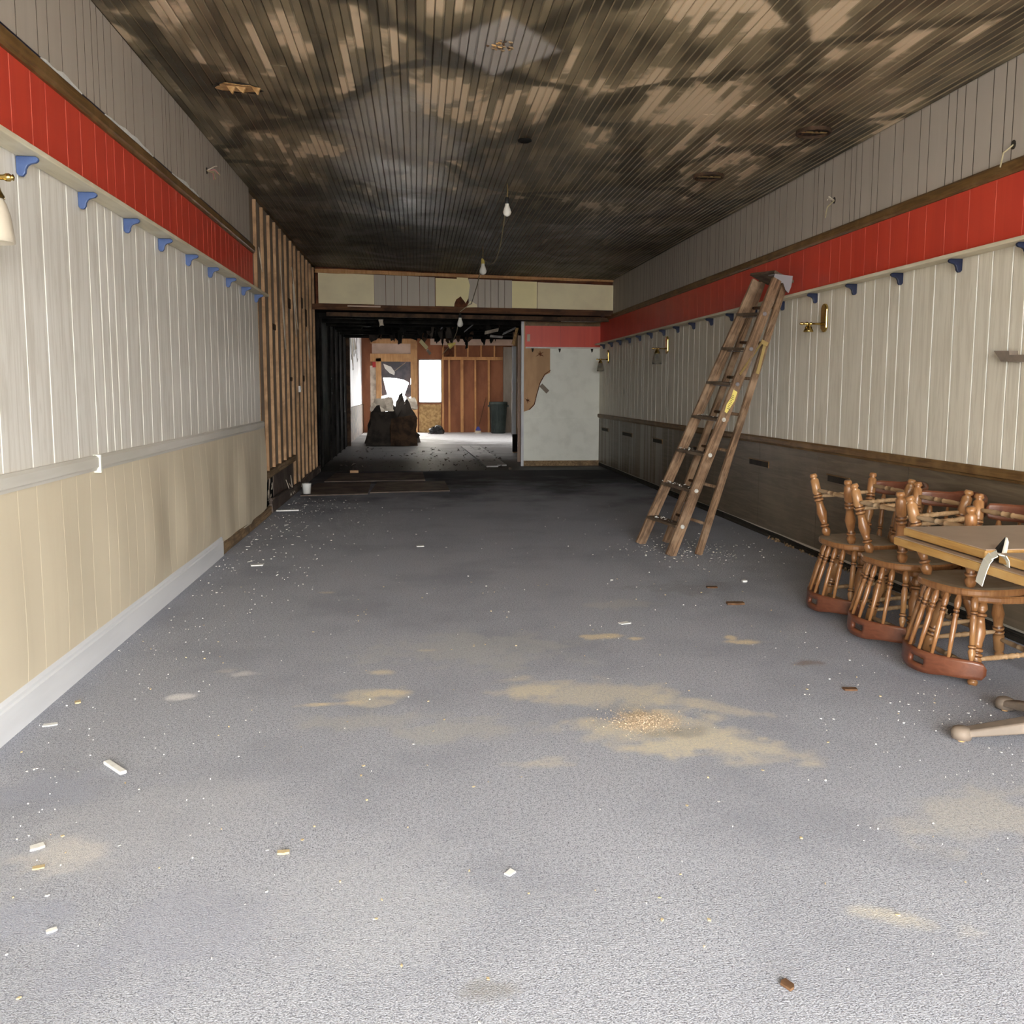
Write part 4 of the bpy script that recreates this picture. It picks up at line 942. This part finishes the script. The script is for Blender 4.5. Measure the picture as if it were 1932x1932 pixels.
chip('paint_chip', 'white paint chip on the carpet left of the pale dust patch', 'chip', 70, 1600, .035, .03, .006, .5, 'chip_white')
chip('wood_chip', 'pale yellow wood chip in the left foreground', 'chip', 535, 1610, .035, .018, .006, 0, 'chip_tan')
chip('wood_chip', 'orange wood chip at the left foreground edge', 'chip', 73, 1638, .03, .018, .004, .2, 'chip_tan')
chip('paint_chip', 'white triangular chip in the middle of the floor, beyond the tan sawdust streaks', 'chip', 1178, 1176, .06, .045, .004, .3, 'chip_white')
chip('paint_chip', 'white paint chip in the centre foreground', 'chip', 962, 1648, .028, .022, .004, .7, 'chip_white')
chip('paint_chip', 'white round crumb near the ladder on the open floor', 'chip', 1404, 1098, .03, .03, .012, .1, 'chip_white')
chip('paint_chip', 'white flake lying far out in mid floor', 'chip', 793, 1031, .06, .05, .006, .1, 'chip_white')
chip('bark_scrap', 'dark brown scrap on the floor between ladder and chairs', 'scrap', 1387, 1140, .10, .05, .012, -.1, 'chip_brown')
chip('bark_scrap', 'small brown scrap on the floor toward the ladder feet', 'scrap', 1343, 1109, .07, .04, .008, -.1, 'chip_brown')
chip('bark_scrap', 'dark brown scrap on the carpet in front of the nearest upturned chair', 'scrap', 1604, 1302, .06, .03, .008, -.2, 'chip_brown')
chip('paint_chip', 'largest white flake by the bare wooden sole plate', 'chip', 485, 1067, .09, .05, .008, .1, 'chip_white')
chip('plaster_sliver', 'long white sliver by the charred corner of the left wall', 'chip', 543, 964, .22, .05, .012, .1, 'chip_white')
chip('paint_chip', 'white flake in the lower left foreground', 'chip', 97, 1757, .024, .014, .004, .5, 'chip_white')
chip('bark_scrap', 'dark scrap at the bottom of the picture right of centre', 'scrap', 1485, 1860, .022, .03, .006, .5, 'chip_brown')
# white cup
c = fl(579, 931, .016); cu_ = thing('paper_cup', 'white paper cup standing on the floor by the studs', 'cup', tuple(c))
MB().lathe((c.x, c.y, .016), (c.x, c.y, .14), [(0, .045), (.0, .046), (.9, .055), (1, .057), (1, .053), (.05, .043)], 18, cap=False).build('cup_wall', 'white_plastic', cu_, True)
MB().lathe((c.x, c.y, .018), (c.x, c.y, .022), [(0, .043), (1, .043)], 18).build('cup_base', 'white_plastic', cu_)
# plywood sheets
for i, (x0, x1, y0, y1, z0, lab) in enumerate(((-1.42, -.62, 10.75, 12.2, .0, 'scorched plywood sheet on the floor beside the paper cup'), (-.60, .40, 11.0, 12.3, .0, 'reddish scorched plywood sheet on the floor in mid room'), (-1.3, .1, 12.35, 13.6, .0, 'dark plywood sheet on the floor under the bulkhead'))):
    o = MB().prism(jag([(x0, y0, z0+.001), (x1, y0+.12, z0+.001), (x1-.03, y1, z0+.001), (x0+.04, y1-.06, z0+.001)], 6, .0, i), (0, 0, .014)).build('plywood_sheet', 'ply_dark'); tag(o, lab, 'plywood')
o = MB().box(-1.05, -.92, 13.7, 13.76, 0, .04).build('wood_block', 'plywood_tan'); tag(o, 'small tan wood block on the floor at the threshold', 'block'); bevel(o, .004)
for i, (a, b, lab) in enumerate((((878, 842), (929, 880), 'left of two pale planks lying on the back room floor'), ((896, 842), (945, 878), 'right of two pale planks lying on the back room floor'))):
    o = MB().beam(fl(*a, .012), fl(*b, .012), .022, .20, (0, 0, 1)).build('floor_plank', 'grey_plank'); tag(o, lab, 'plank', 'pale planks on the back floor')

# small flakes on the carpet
rn = random.Random(31); mb = MB()
def flake(mb, x_, y_, s, rn):
    a = rn.uniform(0, 6.3); n_ = 4; e = rn.uniform(.35, 1)
    pts_ = [(x_+s*math.cos(a+i*PI/2)*(1 if i % 2 else e)*rn.uniform(.7, 1.2), y_+s*math.sin(a+i*PI/2)*(1 if i % 2 else e)*rn.uniform(.7, 1.2), .001) for i in range(n_)]
    mb.prism(pts_, (0, 0, rn.uniform(.001, .004)))
for i in range(1100):
    m_ = rn.random()
    if m_ < .42: x_ = XL+.04+abs(rn.gauss(0, .45)); y_ = rn.uniform(2, 11.5)
    elif m_ < .60: x_ = rn.gauss(2.15, .35); y_ = rn.gauss(2.9, .6)
    elif m_ < .72: x_ = rn.gauss(2.2, .28); y_ = rn.gauss(6.9, .35)
    else: x_ = rn.uniform(XL+.1, XR-.1); y_ = rn.uniform(1.6, 10)
    if not (XL+.03 < x_ < XR-.05 and 1.5 < y_ < 10.6): continue
    flake(mb, x_, y_, rn.choice([.0015, .002, .002, .0025, .003, .005])*(1 if y_ < 5 else 1.7), rn)
for i in range(34): flake(mb, XL+.08+abs(rn.gauss(0, .3)), rn.uniform(6.2, 10.4), rn.uniform(.008, .02), rn)
tag(mb.build('paint_flakes', 'chip_white'), 'tiny white paint flakes scattered over the carpet', 'flakes', kind='stuff')
mb = MB()
for i in range(160): flake(mb, rn.uniform(XL+.1, XR-.3), rn.uniform(1.6, 6), rn.choice([.003, .004, .006]), rn)
tag(mb.build('wood_flakes', 'chip_tan'), 'tiny tan wood flakes scattered over the carpet', 'flakes', kind='stuff')
mb = MB(); c = fl(1212, 1362)
for i in range(2600):
    r = abs(rn.gauss(0, .07)); a = rn.uniform(0, 6.3); x_, y_ = c.x+r*1.25*math.cos(a), c.y+r*math.sin(a)
    crumb(mb, (x_, y_, .0005+rn.random()*.022*math.exp(-(r/.06)**2)), rn.uniform(.0015, .005), rn)
tag(mb.build('sawdust_heap', 'sawdust'), 'small heap of tan sawdust and crumbs on the carpet', 'sawdust', kind='stuff')
mb = MB(); c = Vector((2.15, 6.75, 0))
for i in range(160):
    crumb(mb, (rn.gauss(2.15, .22), rn.gauss(6.8, .22), 0), rn.uniform(.004, .013), rn)
tag(mb.build('ladder_crumbs', 'plaster_crumb'), 'pale plaster crumbs on the carpet round the ladder feet', 'crumbs', kind='stuff')

# ---- back room things
c = at(940, 808, 25.9); tc = thing('trash_can', 'dark green plastic trash can against the back studs', 'trash can', (c.x, c.y, 0))
MB().lathe((c.x, c.y, 0), (c.x, c.y, .93), [(0, .20), (.02, .215), (.9, .265), (.91, .28), (.97, .28), (1, .27), (1, .25), (.9, .245), (.3, .21)], 24, cap=False).build('bin', 'plastic_green', tc, True)
MB().lathe((c.x, c.y, .01), (c.x, c.y, .02), [(0, .2), (1, .2)], 20).build('bin_base', 'plastic_green', tc)
for s in (-1, 1): box('handle', 'plastic_green', c.x+s*.285-.02, c.x+s*.285+.02, c.y-.06, c.y+.06, .78, .84, tc)
for s in range(6):
    a = -PI/2+(s-2.5)*.4; MB().beam((c.x+.222*math.cos(a), c.y+.222*math.sin(a), .08), (c.x+.262*math.cos(a), c.y+.262*math.sin(a), .8), .012, .012, (math.cos(a), math.sin(a), 0)).build('rib', 'plastic_green', tc)
p0, p1 = at(902, 808, 25.8), at(917, 750, 26.3)
bm_ = thing('broom', 'broom with a blue head leaning on the back studs', 'broom', (p0.x, p0.y, 0))
MB().lathe((p0.x, p0.y, .12), p1, [(0, .012), (1, .012)], 8).build('handle', 'header_wood', bm_)
MB().prism([(p0.x-.08, p0.y-.03, .08), (p0.x+.08, p0.y-.03, .08), (p0.x+.03, p0.y-.03, .2), (p0.x-.03, p0.y-.03, .2)], (0, .06, 0)).build('head', 'broom_blue', bm_)
MB().prism([(p0.x-.10, p0.y-.03, 0), (p0.x+.10, p0.y-.03, 0), (p0.x+.08, p0.y-.03, .09), (p0.x-.08, p0.y-.03, .09)], (0, .06, 0)).build('bristles', 'drywall_pale', [o for o in bm_.children if o.name.startswith('head')][0])
def lump(name, c, rx, ry, rz, mat, label, cat, seed, parent=None):
    rn = random.Random(seed); vs = []; fs = []; n_, m_ = 14, 7
    for j in range(m_+1):
        ph = PI/2*j/m_
        for i in range(n_):
            a = 2*PI*i/n_; k_ = 1+rn.uniform(-.25, .25)
            vs.append((c[0]+rx*math.cos(ph)*math.cos(a)*k_, c[1]+ry*math.cos(ph)*math.sin(a)*k_, max(0, rz*math.sin(ph)*k_)))
    for j in range(m_): fs += [(j*n_+i, j*n_+(i+1) % n_, (j+1)*n_+(i+1) % n_, (j+1)*n_+i) for i in range(n_)]
    fs.append(tuple(range(n_-1, -1, -1)))
    o = MB().add(vs, fs).build(name, mat, parent); 
    return tag(o, label, cat) if label else o
c = at(824, 811, 25.6); lump('rubbish_bag', (c.x, c.y, 0), .22, .2, .22, 'black_plastic', 'black rubbish bag on the back room floor under the window', 'bag', 3)
# debris pile
c = at(742, 820, 21.3)
dp = tag(lump('debris_heap', (c.x, c.y+.2, 0), .62, .7, .75, 'drywall_burnt', None, None, 5), 'heap of charred rubble in the back room before the doorway', 'debris', kind='stuff')
rn = random.Random(17)
sheets = [((690, 826), (699, 778), (716, 764), (724, 824), 20.6, 'drywall_burnt', 'burnt drywall sheet at the left side of the debris heap'),
          ((698, 775), (706, 752), (740, 750), (744, 776), 21.0, 'drywall_pale', 'pale torn drywall sheet on top of the debris heap'),
          ((738, 812), (747, 757), (759, 735), (764, 760), 20.9, 'drywall_burnt', 'dark pointed board standing up out of the debris heap'),
          ((752, 820), (758, 772), (768, 752), (788, 790), 20.5, 'drywall_burnt', 'burnt drywall sheet at the right side of the debris heap'),
          ((760, 772), (766, 748), (784, 752), (788, 772), 21.1, 'drywall_pale', 'pale broken drywall scrap at the right top of the debris heap'),
          ((690, 828), (705, 778), (745, 775), (760, 828), 20.3, 'drywall_burnt', 'large burnt sheet in front of the debris heap'),
          ((735, 826), (738, 790), (784, 782), (788, 822), 20.2, 'char_brown', 'charred board lying across the front of the debris heap')]
for i, (a, b, c_, d_, y_, mt, lab) in enumerate(sheets):
    o = MB().prism(jag([at(*q, y_+(.25 if j in (1, 2) else 0)) for j, q in enumerate((a, b, c_, d_))], 4, .03, i), (0, .03, 0)).build('broken_sheet', mt)
    mz = min(v.co.z for v in o.data.vertices)
    if mz < 0:
        for v in o.data.vertices: v.co.z = max(v.co.z, 0.0)
    elif i in (0, 5, 6, 2, 3):
        for v in o.data.vertices:
            if v.co.z < mz+.12: v.co.z = 0.0
    tag(o, lab, 'debris', 'broken sheets of the debris heap')
rn = random.Random(23)
mb = MB()
for i in range(220):
    crumb(mb, (rn.uniform(-1.3, 1.6), rn.uniform(13.9, 19.5), 0), rn.uniform(.01, .05), rn)
tag(mb.build('charred_crumbs', 'drywall_burnt'), 'charred crumbs scattered over the burnt floor', 'crumbs', kind='stuff')
for o in bpy.data.objects:
    if '_w' in o: del o['_w']
